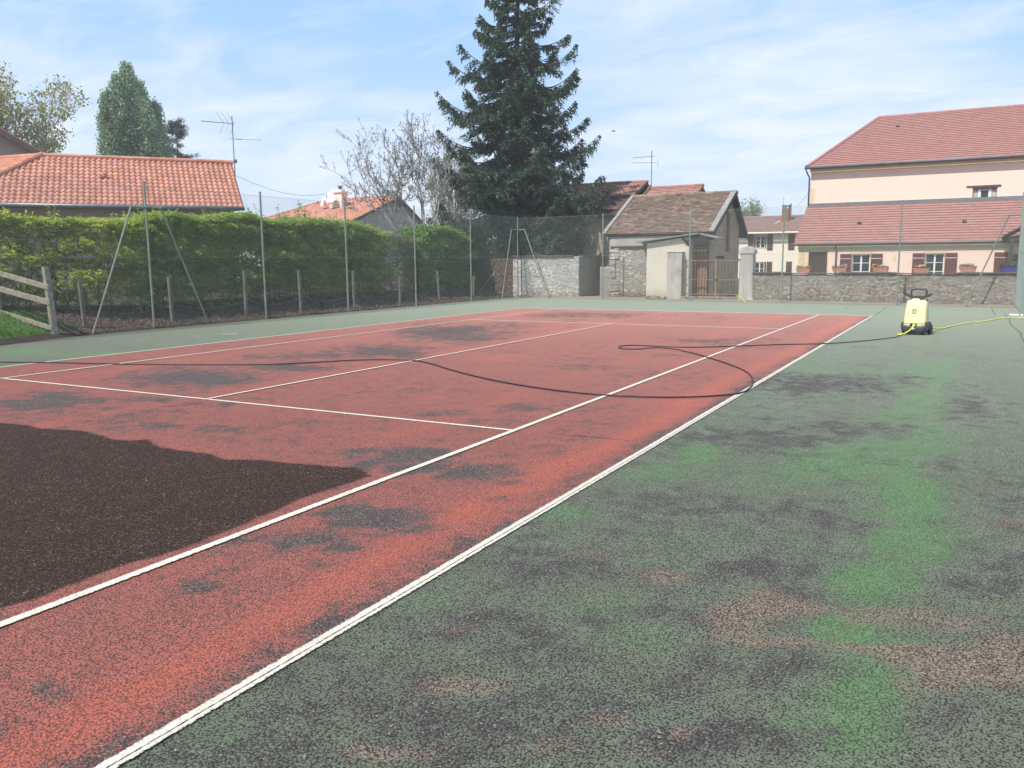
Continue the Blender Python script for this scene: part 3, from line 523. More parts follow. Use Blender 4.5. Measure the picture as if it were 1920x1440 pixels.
MAT['court_green'] = court_mat('green_court_paint', (0.172, 0.212, 0.132, 1), (0.115, 0.255, 0.080, 1), (0.162, 0.164, 0.112, 1), (0.42, 0.46, 0.35, 1), 0.25, 1.0, 0.64, 0.38)
MAT['court_red'] = court_mat('red_court_paint', (0.375, 0.108, 0.078, 1), (0.46, 0.108, 0.064, 1), (0.310, 0.100, 0.076, 1), (0.56, 0.29, 0.225, 1), 0.26, 0.88, 0.70)
MAT['line'] = line_mat('court_line_paint', 0.0)
MAT['line_groove'] = line_mat('double_line_paint', -0.04, True)
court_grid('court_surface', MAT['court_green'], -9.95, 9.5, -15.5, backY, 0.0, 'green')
court_grid('playing_area', MAT['court_red'], -5.46, 5.46, -11.85, lambda X: 11.86+0*X, 0.004, 'red')

# base ground out to the horizon
def flat(name, x0, x1, y0, y1, z, mat):
    o = MB().add([(x0, y0, z), (x1, y0, z), (x1, y1, z), (x0, y1, z)], [(0, 1, 2, 3)]).build(name, mat); return struct(o)
mt, g = newmat('village_ground'); P = g.obj()
n = g.noise(P, 0.15, 5, 0.6); n2 = g.noise(P, 9, 4, 0.6)
finish(g, g.mix(g.step(n2, .3, .8, 0, .5), g.ramp(n, [(0.35, (0.06, 0.10, 0.025)), (0.6, (0.16, 0.13, 0.09))]), (0.05, 0.05, 0.03, 1)), 0.95, n2, .6, .03)
MAT['ground'] = mt
flat('ground', -900, 900, -300, 1500, -0.035, MAT['ground'])

# painted lines
lines = MB(); LV = []; LF = []; LU = []
def line(name, a, b, w, mat, z=0.0085):
    a = np.array(a, float); b = np.array(b, float); d = b-a; L = np.linalg.norm(d); d /= L; nrm = np.array([-d[1], d[0]])
    k = max(2, int(L/0.5)); V = []; F = []; U = []
    for i in range(k+1):
        q = a+d*L*i/k; wob = 0.006*(vnoise(q[0]*1.3, q[1]*1.3)-0.5)
        V += [(*(q-nrm*(w/2)+nrm*wob), z), (*(q+nrm*(w/2)+nrm*wob), z)]
    for i in range(k):
        F.append((2*i, 2*i+2, 2*i+3, 2*i+1)); U += [(L*i/k, 0), (L*(i+1)/k, 0), (L*(i+1)/k, 1), (L*i/k, 1)]
    o = npmesh(name, np.array(V), np.array(F), mat, uv=np.array(U)); return struct(o)
Z2 = 0.0125
line('sideline_paint', (5.485, -11.93), (5.485, 11.92), 0.072, MAT['line_groove'])
line('sideline_paint', (-5.485, -11.93), (-5.485, 11.92), 0.06, MAT['line'])
line('sideline_paint', (4.115, -11.88), (4.115, 11.88), 0.066, MAT['line'], Z2)
line('sideline_paint', (-4.115, -11.88), (-4.115, 11.88), 0.062, MAT['line'], Z2)
line('baseline_paint', (-5.51, 11.885), (5.52, 11.885), 0.14, MAT['line'])
line('baseline_paint', (-5.51, -11.885), (5.46, -11.885), 0.10, MAT['line'])
line('service_line_paint', (-4.12, 6.4), (4.12, 6.4), 0.10, MAT['line'])
line('service_line_paint', (-4.12, -6.4), (4.12, -6.4), 0.058, MAT['line'])
line('centre_line_paint', (0, -6.4), (0, 6.4), 0.060, MAT['line'], 0.0145)
line('back_line_paint', (4.87, 16.75), (8.95, 15.95), 0.14, MAT['line'])
line('lost_paint_mark', (-6.95, 0.15), (-6.62, 0.32), 0.12, MAT['line'])

def crack(a, b, w, seed):
    r = np.random.default_rng(seed); a = np.array(a); b = np.array(b); n = max(6, int(np.linalg.norm(b-a)/0.06)); d = (b-a)/np.linalg.norm(b-a); nn_ = np.array([-d[1], d[0]])
    off = np.cumsum(r.normal(0, 0.006, n+1)); off -= np.linspace(0, off[-1], n+1)
    V = []; F = []
    for i in range(n+1):
        q = a+(b-a)*i/n+nn_*off[i]; ww = w*r.uniform(0.15, 1.0)
        V += [(*(q-nn_*ww/2), 0.0072), (*(q+nn_*ww/2), 0.0072)]
    for i in range(n):
        if r.random() > 0.22: F.append((2*i, 2*i+2, 2*i+3, 2*i+1))
    return struct(npmesh('surface_crack', np.array(V), np.array(F), MAT['crack']))
crack((-0.06, -6.44), (0.04, -8.3), 0.014, 1)
crack((4.45, -6.36), (5.44, -6.34), 0.013, 2)
crack((-0.05, 6.5), (-0.1, 9.5), 0.02, 3)
for k, (a, b) in enumerate([((8.73, 14.6), (8.72, 4.18)), ((4.38, 15.0), (4.42, 17.1)), ((5.55, 12.1), (5.46, 16.6)), ((8.46, 13.4), (8.44, 17.3)), ((8.72, 4.18), (8.75, 0.5)), ((5.6, -6.3), (8.9, -6.2)), ((5.7, 0.1), (8.9, 0.2))]):
    crack(a, b, 0.02 if k < 4 else 0.007, 10+k)

# bank and lawn beyond the left edge of the court
def bank_edge(Y): return -9.78+0.85*np.clip((-Y-0.9)/3.2, 0, 1.6)**1.3
def bank_h(X, Y):
    d = bank_edge(Y)-X
    h = 0.50*np.clip(d/1.9, 0, 1)**0.9+0.30*np.clip((d-1.9)/5, 0, 1)
    return h*np.clip((19.9-Y)/1.6, 0.0, 1)+0.004
us = np.concatenate([np.linspace(0, 3, 40), np.linspace(3.3, 60, 40)]); ys = np.concatenate([np.linspace(-40, -6, 18), np.linspace(-5.8, 19.9, 180)])
U_, Y_ = np.meshgrid(us, ys); X_ = bank_edge(Y_)-U_
Z_ = bank_h(X_, Y_)+0.06*(fbm(X_*1.4, Y_*1.4, 0.3)-0.5)*np.clip(U_*3, 0, 1)
i = np.arange(len(ys)-1)[:, None]*len(us)+np.arange(len(us)-1)[None]
F_ = np.stack([i, i+len(us), i+len(us)+1, i+1], -1).reshape(-1, 4)
lawnm = np.clip((-1.2-Y_+0.5*(fbm(X_*1.5, Y_*1.5, 9)-0.5))/0.5, 0, 1)*np.clip((U_+0.25*(fbm(X_*3, Y_*3, 4)-.5)-0.22)/0.25, 0, 1)
mt, g = newmat('bank_soil_and_grass'); P = g.obj(); la = g.attr('lawn')
n = g.noise(P, 3, 5, 0.65); n2 = g.noise(P, 24, 4, 0.7)
brown = g.ramp(n2, [(0.3, (0.030, 0.019, 0.017)), (0.55, (0.068, 0.043, 0.035)), (0.75, (0.13, 0.088, 0.065))])  # soil brown, darkened further to carry the shade at the hedge foot
green = g.ramp(g.math('ADD', g.math('MULTIPLY', n, .6), g.math('MULTIPLY', n2, .4)), [(0.3, (0.040, 0.095, 0.012)), (0.7, (0.095, 0.175, 0.022))])
finish(g, g.mix(g.step(g.math('ADD', la, g.math('MULTIPLY', g.math('SUBTRACT', n2, .5), .7)), .3, .6), brown, green), 0.95, n2, 0.7, 0.03)
MAT['bank'] = mt
struct(npmesh('lawn_bank', np.stack([X_, Y_, Z_], -1).reshape(-1, 3), F_, MAT['bank'], smooth=True, attrs={'lawn': lawnm.ravel()}))
# strip of stony earth behind the far fence
V = []; F = []; xs_ = np.linspace(-9.9, 10.5, 120); vs_ = np.linspace(0, 1, 14)
for a in xs_:
    for b in vs_:
        yy = backY(a)-0.02+b*2.6; V.append((a, yy, 0.005+0.05*min(b*6, 1)+0.06*(float(fbm(a*2, yy*3, 1.0))-0.5)*min(b*6, 1)))
k = len(vs_)
for a in range(len(xs_)-1):
    for b in range(k-1): F.append((a*k+b, (a+1)*k+b, (a+1)*k+b+1, a*k+b+1))
struct(npmesh('gravel_strip', np.array(V), np.array(F), MAT['gravel'], smooth=True))

# grass blades on the visible lawn, dead leaves along the hedge foot
def blades(name, n, xr, yr, hmin, hmax, wid, mat, cond=None, lay=0.0):
    X = RNG.uniform(*xr, n); Y = RNG.uniform(*yr, n)
    if cond is not None: k_ = cond(X, Y); X, Y = X[k_], Y[k_]
    n = len(X); Z = bank_h(X, Y)+0.06*(fbm(X*1.4, Y*1.4, 0.3)-0.5)
    h = RNG.uniform(hmin, hmax, n); d = randdir(n, 1.6); d[:, 2] = np.abs(d[:, 2])*(1-lay)+0.08; d = unit(d); w = perp(d)
    c = np.stack([X, Y, Z], -1)+d*h[:, None]*0.45
    v, f = kites(c, d, w, h, np.full(n, wid)*RNG.uniform(.7, 1.3, n))
    o = npmesh(name, v, f, mat, var=RNG.random(n)); return o
tag(blades('grass', 26000, (-14.5, -8.4), (-7.5, -1.1), 0.05, 0.11, 0.012, MAT['grass'], lambda X, Y: (X < bank_edge(Y)-0.25-0.15*RNG.random(len(X))) & (X > -13.5)),
    'short green lawn grass beside the left edge of the court', 'grass', kind='stuff')
tag(blades('leaf_litter', 15000, (-11.4, -9.7), (-1.6, 19.2), 0.03, 0.09, 0.03, MAT['dry_litter'], lambda X, Y: X < bank_edge(Y)-0.03, 0.75),
    'brown dry leaves and twigs at the foot of the hedge', 'leaf litter', kind='stuff')

# ------------------------------------------------------------------ hoses
def smooth_path(pts, z, n=6):
    P_ = [np.array((*q, z) if len(q) == 2 else q, float) for q in pts]; out = []
    for i in range(len(P_)-1):
        a = P_[max(i-1, 0)]; b = P_[i]; c = P_[i+1]; d = P_[min(i+2, len(P_)-1)]
        for k_ in range(n):
            t = k_/n; out.append(0.5*((2*b)+(-a+c)*t+(2*a-5*b+4*c-d)*t*t+(-a+3*b-3*c+d)*t**3))
    out.append(P_[-1]); return out
hp = [(-9.6, -6.7), (-7.4, -5.8)]+HOSE[:-1]
path = smooth_path(hp, 0.020)
for q in path:                                  # the loop crosses over itself
    if abs(q[0]-2.95) < 0.5 and abs(q[1]-1.25) < 0.35 and q[1]-1.25 < 0.02: q[2] += 0.012
end = [np.array([6.66, 5.72, 0.03]), np.array([6.72, 5.90, 0.10]), np.array([6.80, 5.99, 0.16])]
o = MB().tube(path+end, 0.0092, 6).build('pressure_hose', MAT['black_rubber'], smooth=True)
tag(o, 'long black high pressure hose looping across the red court to the washer', 'hose')

# ------------------------------------------------------------------ pressure washer
WX, WY = 6.86, 6.16
W = empty('pressure_washer', 'pale yellow pressure washer with black handle and wheels on the green court', 'pressure washer', (WX, WY, 0.0), math.radians(-13))
yp = MAT['yellow_plastic']; gp = MAT['grey_plastic']; bl = MAT['black_rubber']
def loft(mb, secs, n=28, pw=4.5):
    """rounded rectangle sections (z, xc, yc, hx, hy)"""
    vs = []
    for (z, xc, yc, hx, hy) in secs:
        for k_ in range(n):
            t = 2*math.pi*k_/n; c, s = math.cos(t), math.sin(t)
            r = (abs(c)**pw+abs(s)**pw)**(-1/pw); vs.append((xc+hx*r*c, yc+hy*r*s, z))
    fs = []
    for i in range(len(secs)-1):
        for k_ in range(n):
            k2 = (k_+1) % n; fs.append((i*n+k_, i*n+k2, (i+1)*n+k2, (i+1)*n+k_))
    fs.append(tuple(reversed(range(n)))); fs.append(tuple((len(secs)-1)*n+k_ for k_ in range(n)))
    return mb.add(vs, fs)
b = MB(); loft(b, [(0.150, 0, 0, .215, .165), (0.17, 0, 0, .225, .172), (0.30, 0, .005, .222, .165), (0.52, 0, .02, .208, .145), (0.655, 0, .03, .198, .125), (0.69, 0, .032, .186, .113), (0.708, 0, .034, .155, .085), (0.712, 0, .034, .06, .03)])
body = b.build('body', yp, W, smooth=True)
o = MB().box(-.205, .205, -.170, -.166, .235, .240).build('seam', MAT['decal_dark'], body)
b = MB(); loft(b, [(0.045, 0, 0, .215, .19), (0.06, 0, 0, .235, .20), (0.15, 0, 0, .24, .20), (0.185, 0, 0, .235, .19), (0.19, 0, 0, .20, .16)], pw=5)
base = b.build('base', gp, W, smooth=True)
b = MB()
for sx in (-1, 1): MB().prism([(sx*.20, .10), (sx*.262, .10), (sx*.262, .20), (sx*.245, .255), (sx*.205, .27)][::sx], -.12, .19).build('wheel_arch', gp, base, bevel=.008)
for sx in (-1, 1):
    for (yy, r_, w_) in ((0.10, .105, .05), (-0.13, .055, .04)):
        pts = []
        wb = MB(); n_ = 24; x0 = sx*(.255 if r_ > .1 else .17)
        ring = []
        for (dx, rr) in ((-w_/2, r_*.8), (-w_/2, r_*.95), (-w_/4, r_), (w_/4, r_), (w_/2, r_*.95), (w_/2, r_*.8)):
            ring.append((x0+dx, rr))
        vs = [(x, yy+rr*math.cos(2*math.pi*k_/n_), r_+rr*math.sin(2*math.pi*k_/n_)) for x, rr in ring for k_ in range(n_)]
        fs = [(i_*n_+k_, i_*n_+(k_+1) % n_, (i_+1)*n_+(k_+1) % n_, (i_+1)*n_+k_) for i_ in range(5) for k_ in range(n_)]
        fs += [tuple(reversed(range(n_))), tuple(5*n_+k_ for k_ in range(n_))]
        wh = wb.add(vs, fs).build('wheel', bl, W, smooth=True)
        hb = MB().tube([(x0-w_*.56, yy, r_), (x0+w_*.56, yy, r_)], r_*.42, 14).build('hub', gp, wh)
# handle: V shaped bracket, hook, grip loop
b = MB()
b.prism([(-.035, .705), (.035, .705), (.12, .745), (.225, .805), (.232, .83), (.205, .842), (.12, .80), (.08, .79), (-.08, .79), (-.12, .80), (-.215, .842), (-.215, .895), (-.24, .902), (-.252, .89), (-.252, .82), (-.12, .745)], .02, .075)
hd = b.build('handle', gp, W, bevel=.006); hd.scale = (1.18, 1, 1.12); hd.location.z = -.085
loop = [(-.115, .05, .79), (-.122, .05, .86), (-.108, .048, .895), (-.055, .046, .912), (0, .045, .917), (.06, .046, .914), (.115, .048, .900), (.135, .05, .865), (.125, .05, .79)]
MB().tube(smooth_path(loop, 0, 4), .0165, 8).build('grip', gp, hd, smooth=True)
MB().box(.165, .195, -.01, .04, .70, .735).build('knob', bl, W, bevel=.006)
b = MB(); loft(b, [(0.70, -.03, .03, .085, .045), (0.735, -.035, .03, .07, .035), (0.742, -.035, .03, .05, .02)]); b.build('filler_cap', yp, W, smooth=True)
# printed badge, text marks and switch on the front
def fy(z): return -(np.interp(z, [.17, .30, .52, .655], [.172, .160, .125, .095]))-.0015
b = MB()
for (x0, x1, z0, z1) in ((-.045, .03, .505, .525), (-.045, .03, .435, .452), (-.045, -.025, .452, .505), (.012, .03, .452, .505)):
    b.add([(x0, fy(z0), z0), (x1, fy(z0), z0), (x1, fy(z1), z1), (x0, fy(z1), z1)], [(0, 1, 2, 3)])
b.build('square_badge', MAT['decal_dark'], body)
b = MB(); rr = random.Random(3); z = .385
while z < .525:
    h_ = rr.uniform(.006, .013); x0 = -.118; b.add([(x0, fy(z), z), (x0+rr.uniform(.008, .014), fy(z), z), (x0+.012, fy(z+h_), z+h_), (x0, fy(z+h_), z+h_)], [(0, 1, 2, 3)]); z += h_+rr.uniform(.003, .012)
b.build('print_marks', MAT['decal_dark'], body)
arc = [(-.02+.022*math.cos(t), fy(.665)-.004, .668+.017*math.sin(t)) for t in np.linspace(math.radians(50), math.radians(215), 9)]
MB().tube(arc, .0035, 5).build('switch_mark', bl, body)
b = MB(); b.tube([(-.045, -.15, .222), (-.045, -.195, .200)], .022, 10); b.tube([(-.025, -.16, .225), (-.05, -.205, .205)], .012, 8); b.build('outlet_fitting', bl, W)
b = MB(); b.tube([(.045, -.15, .222), (.04, -.195, .200)], .022, 10); b.build('inlet_fitting', bl, W)
MB().box(-.02, .045, -.205, -.1985, .115, .150).build('label_plate', MAT['white_paint'], base)
# yellow supply hose: leaves the inlet, curls in front, runs behind the machine to the right
o = MB().tube(smooth_path([(6.855, 5.955, .205), (6.82, 5.90, .17), (6.76, 5.82, .10), (6.68, 5.72, .045), (6.60, 5.70, .022), (6.555, 5.78, .018), (6.56, 5.95, .016), (6.62, 6.12, .016), (6.75, 6.42, .016), (6.95, 6.55, .02), (7.06, 6.62, .09), (7.12, 6.75, .10), (7.22, 7.3, .05), (7.32, 7.75, .018)], 0, 6), .0125, 7).build('yellow_hose', MAT['yellow_hose'], smooth=True)
tag(o, 'yellow garden hose curling round the front of the pressure washer', 'hose')
o = MB().tube(smooth_path([(7.32, 7.75, .018)]+[(x, y, .018) for x, y in YH[2:]]+[(9.6, 12.4, .018)], 0.018, 6), .0125, 7).build('yellow_hose', MAT['yellow_hose'], smooth=True)
tag(o, 'yellow garden hose running from the washer to the right hand fence', 'hose')
o = MB().tube(smooth_path([(-.05, 19.15, .18), (.15, 18.95, .17), (.3, 18.72, .09), (.42, 18.5, .02), (.5, 18.42, .015)], 0, 5), .02, 6).build('yellow_hose', MAT['yellow_hose'], smooth=True)
tag(o, 'short end of yellow hose hanging over the gate sill beside the pillar', 'hose')
def wp(o, parent):
    """mesh drawn in world space hung under an empty that stands elsewhere"""
    o.parent = parent
    o.matrix_parent_inverse = (Matrix.Translation(parent.location) @ Matrix.Rotation(parent.rotation_euler[2], 4, 'Z')).inverted()
    return o
# ------------------------------------------------------------------ tennis court fence
def chain_link(name, P0, P1, z0, z1, parent, pitch=0.072, r=0.0020):
    P0 = np.array(P0, float); P1 = np.array(P1, float); L = np.linalg.norm(P1-P0); e = (P1-P0)/L; H = z1-z0
    nrm = np.array([-e[1], e[0]]); V = []; F = []; cnt = 0
    segs = []
    for sgn in (1, -1):
        s0 = np.arange(-H if sgn > 0 else 0, L if sgn > 0 else L+H, pitch)
        for s in s0:
            a, b = 0.0, H
            if sgn > 0: a = max(a, -s); b = min(b, L-s)
            else: a = max(a, s-L); b = min(b, s)
            if b-a < 0.05: continue
            k = max(1, int((b-a)/0.45)); ts = np.linspace(a, b, k+1)
            for i in range(k): segs.append((s+sgn*ts[i], ts[i], s+sgn*ts[i+1], ts[i+1], 0.0015*sgn))
    S = np.array(segs); n = len(S)
    A = np.stack([P0[0]+e[0]*S[:, 0]+nrm[0]*S[:, 4], P0[1]+e[1]*S[:, 0]+nrm[1]*S[:, 4], z0+S[:, 1]], -1)
    B = np.stack([P0[0]+e[0]*S[:, 2]+nrm[0]*S[:, 4], P0[1]+e[1]*S[:, 2]+nrm[1]*S[:, 4], z0+S[:, 3]], -1)
    D = unit(B-A); N3 = np.array([nrm[0], nrm[1], 0.0]); Q = unit(np.cross(D, N3))
    V = np.empty((n, 6, 3))
    for j, t in enumerate((0, 2*math.pi/3, 4*math.pi/3)):
        off = r*(math.cos(t)*N3+math.sin(t)*Q); V[:, j] = A+off; V[:, j+3] = B+off
    base = np.arange(n)[:, None]*6
    F = np.concatenate([base+np.array([[0, 1, 4, 3]]), base+np.array([[1, 2, 5, 4]]), base+np.array([[2, 0, 3, 5]])])
    o = npmesh(name, V.reshape(-1, 3), F, MAT['wire']); return wp(o, parent)
def cap_post(name, x, y, h, r, parent, mat='post', z=-0.02):
    o = MB().tube([(x, y, z), (x, y, h)], r, 10).build(name, MAT[mat]); o = wp(o, parent)
    MB().tube([(x, y, h), (x, y, h+.012)], r*1.15, 10).build('cap', MAT['post_dark'], o); return o
FL = empty('court_fence', 'tall green chain link fence along the hedge on the left of the court', 'fence', (-9.75, 7.5, 0))
LP = [(-9.9, -4.35), (-9.87, 0.67), (-9.83, 4.41), (-9.79, 7.98), (-9.74, 11.70), (-9.69, 15.45), (-9.62, 19.15)]
for x, y in LP[:-1]: cap_post('post', x, y, 3.55, .028, FL)
chain_link('wire_mesh', (-9.945, -9.0), LP[-1], 0.03, 3.46, FL)
b = MB()
for z in (.08, 1.75, 3.45): b.tube([(-9.915, -9.0, z)]+[(x-.03, y, z) for x, y in LP], .0025, 4)
wp(b.build('tension_wire', MAT['wire']), FL)
for (a, c) in (((-9.80, -1.05, 0), (-9.85, .24, 2.93)), ((-9.86, 2.36, 0), (-9.86, 1.10, 2.93))):
    wp(MB().tube([a, c], .022, 8).build('brace', MAT['post']), FL)
wp(MB().tube([(-9.85, .22, 2.95), (-9.86, 1.12, 2.95)], .022, 8).build('brace_bar', MAT['post']), FL)
FB = empty('court_fence', 'chain link fence across the far end of the court before the stone buildings', 'fence', (0, 18.4, 0))
BP = [(-9.60, 19.22), (-5.46, backY(-5.46)-.06), (-1.73, backY(-1.73)-.02), (1.81, backY(1.81)-.02), (5.66, backY(5.66)-.02)]
for x, y in BP: cap_post('post', x, y, 3.47, .026, FB)
cap_post('corner_post', 9.11, 17.46, 3.55, .045, FB)
chain_link('wire_mesh', (-9.60, 19.20), (9.11, 17.44), 0.03, 3.42, FB)
b = MB()
for z in (.08, 1.75, 3.41): b.tube([(x, y-.03, z) for x, y in BP]+[(9.11, 17.44, z)], .0025, 4)
wp(b.build('tension_wire', MAT['wire']), FB)
for (a, c) in (((-9.66, 17.9, 0), (-9.63, 18.72, 2.9)), ((-8.03, 19.02, 0), (-9.2, 19.14, 2.9)), ((7.72, 17.62, 0), (8.74, 17.50, 2.86))):
    wp(MB().tube([a, c], .022, 8).build('brace', MAT['post']), FB)
wp(MB().tube([(-9.63, 18.70, 2.92), (-9.60, 19.2, 2.92), (-9.18, 19.14, 2.92)], .020, 8).build('brace_bar', MAT['post']), FB)
wp(MB().tube([(8.72, 17.5, 2.88), (9.11, 17.46, 2.88)], .020, 8).build('brace_bar', MAT['post']), FB)
FR = empty('court_fence', 'fence seen almost end on at the right hand edge of the court', 'fence', (9.15, 12, 0))
for y in (13.7, 9.9, 6.1, 2.3): cap_post('post', 9.12, y, 3.5, .028, FR)
chain_link('wire_mesh', (9.11, 17.42), (9.16, 1.0), 0.03, 3.46, FR)
b = MB()
for z in (.08, 1.75, 3.45): b.tube([(9.10, 17.4, z), (9.13, 1.0, z)], .0025, 4)
wp(b.build('tension_wire', MAT['wire']), FR)
o = MB().box(8.80, 9.02, 13.35, 13.5, .002, .035).box(9.06, 9.4, 13.3, 13.48, .002, .04).build('drain_cover', MAT['white_paint'], bevel=.004)
tag(o, 'small white plate lying on the court at the foot of the right fence', 'plate')

# ------------------------------------------------------------------ wooden rail fence and old stakes
RF = empty('rail_fence', 'weathered wooden post and rail fence at the left edge of the court', 'fence', (-9.82, -1.93, 0))
b = MB().bar((-9.82, -1.93, -.05), (-9.96, -1.93, 1.54), .11, .12, up=(0, 1, 0)); wp(b.build('post', MAT['wood'], bevel=.008), RF)
for zc, z2, hh in ((1.10, 1.455, .115), (.77, 1.09, .125), (.205, .55, .10)):
    wp(MB().bar((-9.80, -1.99, zc), (-11.80, -2.02, z2), .035, hh).bar((-11.80, -2.02, z2), (-13.6, -2.04, z2+.16), .035, hh).build('rail', MAT['wood'], bevel=.004), RF)
for q in ((-11.86, -1.95, .3, 1.50), (-13.6, -1.97, .45, 1.9)):
    wp(MB().bar((q[0], q[1], q[2]-.1), (q[0], q[1], q[3]), .12, .12, up=(0, 1, 0)).build('post', MAT['wood'], bevel=.008), RF)
SF = empty('stake_fence', 'row of old grey wooden stakes with slack wire under the hedge', 'fence', (-10.1, 6, 0))
SP = [(-10.25, -0.92, 1.21, -.03), (-10.12, 1.43, 1.27, -.02), (-10.12, 3.93, 1.38, .01), (-10.0, 6.03, 1.36, -.02), (-10.02, 8.56, 1.31, .0), (-10.22, 13.96, 1.24, -.06), (-10.1, 11.2, 1.1, .03), (-10.05, 16.2, 1.0, .02)]
for x, y, h, ln in SP:
    wp(MB().bar((x, y, 0), (x+ln, y+ln*.6, h), .07, .075, up=(0, 1, 0)).build('stake', MAT['wood_dark'], bevel=.006), SF)
b = MB(); ss = sorted(SP, key=lambda q: q[1])
for z in (.55, .95):
    pts = []
    for i in range(len(ss)-1):
        for t in np.linspace(0, 1, 7)[:-1]:
            a, c = ss[i], ss[i+1]; pts.append((a[0]+(c[0]-a[0])*t+.05, a[1]+(c[1]-a[1])*t, z-.16*math.sin(math.pi*t)))
    b.tube(pts, .004, 4)
wp(b.build('wire', MAT['alu']), SF)
o = MB().bar((-10.95, 17.9, .12), (-10.15, 18.2, 1.15), .035, .035).build('stick', MAT['wood']); tag(o, 'pale stick leaning on the dark bank left of the white wall', 'stick')

# ------------------------------------------------------------------ roofs
def roof_slope(name, E0, E1, R1, R0, row, colw, mat, parent, style='flat', lift=.022, seed=1, wpar=True):
    E0, E1, R1, R0 = [np.array(q, float) for q in (E0, E1, R1, R0)]; rg = np.random.default_rng(seed)
    e = (E1-E0)/np.linalg.norm(E1-E0); nrm = np.cross(e, R0-E0); nrm /= np.linalg.norm(nrm)
    if nrm[2] < 0: nrm = -nrm
    s = np.cross(nrm, e); s /= np.linalg.norm(s)
    if s@(R0-E0) < 0: s = -s
    S = (R0-E0)@s; uL = lambda v: ((R0-E0)@e)*v/S; uR = lambda v: (E1-E0)@e+(((R1-E1)@e))*v/((R1-E1)@s)
    V = []; F = []; A = []
    def pt(u, v, h): return E0+e*u+s*v+nrm*h
    nrow = int(math.ceil(S/row-1e-6))
    for j in range(nrow):
        v0 = j*row; v1 = min(v0+row*1.04, S); vm = min(v0+row*.5, S); a, c = uL(vm), uR(vm)
        off = (j % 2)*colw*.5 if style != 'barrel' else 0.0
        k0 = int(math.floor((a-off)/colw)); k1 = int(math.ceil((c-off)/colw))
        for k in range(k0, k1):
            x0 = max(a, off+k*colw); x1 = min(c, off+(k+1)*colw)
            if x1-x0 < 0.02: continue
            var = rg.random(); jt = rg.normal(0, .004 if style == 'rough' else .0012); b = len(V)
            if style == 'barrel':
                w = colw; prof = [(0, .0), (.10, .004), (.22, .042), (.40, .068), (.58, .068), (.76, .042), (.90, .004), (1, 0)]
                prof = [(x0+(x1-x0)*p, h) for p, h in prof]; m_ = len(prof)
                for p, h in prof: V.append(pt(p, v0+rg.normal(0, .003), h+lift+jt))
                for p, h in prof: V.append(pt(p, v1, h*.86+.004))
                for p, h in prof: V.append(pt(p, v0, h*.30))
                for i in range(m_-1): F.append((b+i, b+i+1, b+m_+i+1, b+m_+i)); A.append(var)
                for i in range(m_-1): F.append((b+2*m_+i, b+2*m_+i+1, b+i+1, b+i)); A.append(var*.6)
            else:
                g_ = .004 if style == 'rough' else .0015; j2 = rg.normal(0, .006) if style == 'rough' else 0
                V += [pt(x0+g_, v0+j2, lift+jt), pt(x1-g_, v0+j2+(rg.normal(0, .004) if style == 'rough' else 0), lift+jt+(rg.normal(0, .003) if style == 'rough' else 0)), pt(x1-g_, v1, .004), pt(x0+g_, v1, .004), pt(x0+g_, v0+j2, -.005), pt(x1-g_, v0+j2, -.005)]
                F += [(b, b+1, b+2, b+3), (b+4, b+5, b+1, b)]; A += [var, -1.0]  # low value picks the riser for its painted shadow gap
                if style == 'ribbed':            # raised interlock down the side of the tile
                    b2 = len(V); xa = x1-.045
                    V += [pt(xa, v0, lift+.002), pt(x1-.004, v0, lift+.002), pt(x1-.004, v1, .012), pt(xa, v1, .012), pt(xa+.01, v0, lift+.016), pt(x1-.014, v0, lift+.016), pt(x1-.014, v1, .020), pt(xa+.01, v1, .020)]
                    F += [(b2+4, b2+5, b2+6, b2+7), (b2, b2+4, b2+7, b2+3), (b2+5, b2+1, b2+2, b2+6), (b2, b2+1, b2+5, b2+4)]; A += [var]*4
    # boarding under the tiles
    b = len(V)
    for h in (-.012, -.07):
        V += [E0+nrm*h, E1+nrm*h, R1+nrm*h, R0+nrm*h]
    F += [(b, b+1, b+2, b+3), (b+7, b+6, b+5, b+4), (b, b+4, b+5, b+1), (b+1, b+5, b+6, b+2), (b+2, b+6, b+7, b+3), (b+3, b+7, b+4, b)]; A += [0.0]*6
    fa = np.array([f if len(f) == 4 else f+(f[-1],) for f in F])
    o = npmesh(name, np.array(V), fa, mat, var=A)
    if parent is not None: (wp(o, parent) if wpar else setattr(o, 'parent', parent))
    return o
def ridge_caps(name, a, c, mat, parent, r=.11, step=.38, sub=False, seed=5):
    a = np.array(a, float); c = np.array(c, float); L = np.linalg.norm(c-a); d = (c-a)/L; n = max(1, int(L/step)); b = MB(); rg = random.Random(seed)
    for i in range(n):
        p = a+d*L*i/n; q = a+d*(L*(i+1)/n+.04); b.tube([p, q], [r*1.05, r*.93], 10, True, rg.random())
    o = b.build(name, mat, None, smooth=False)
    if sub: o.parent = parent
    else: wp(o, parent)
    return o

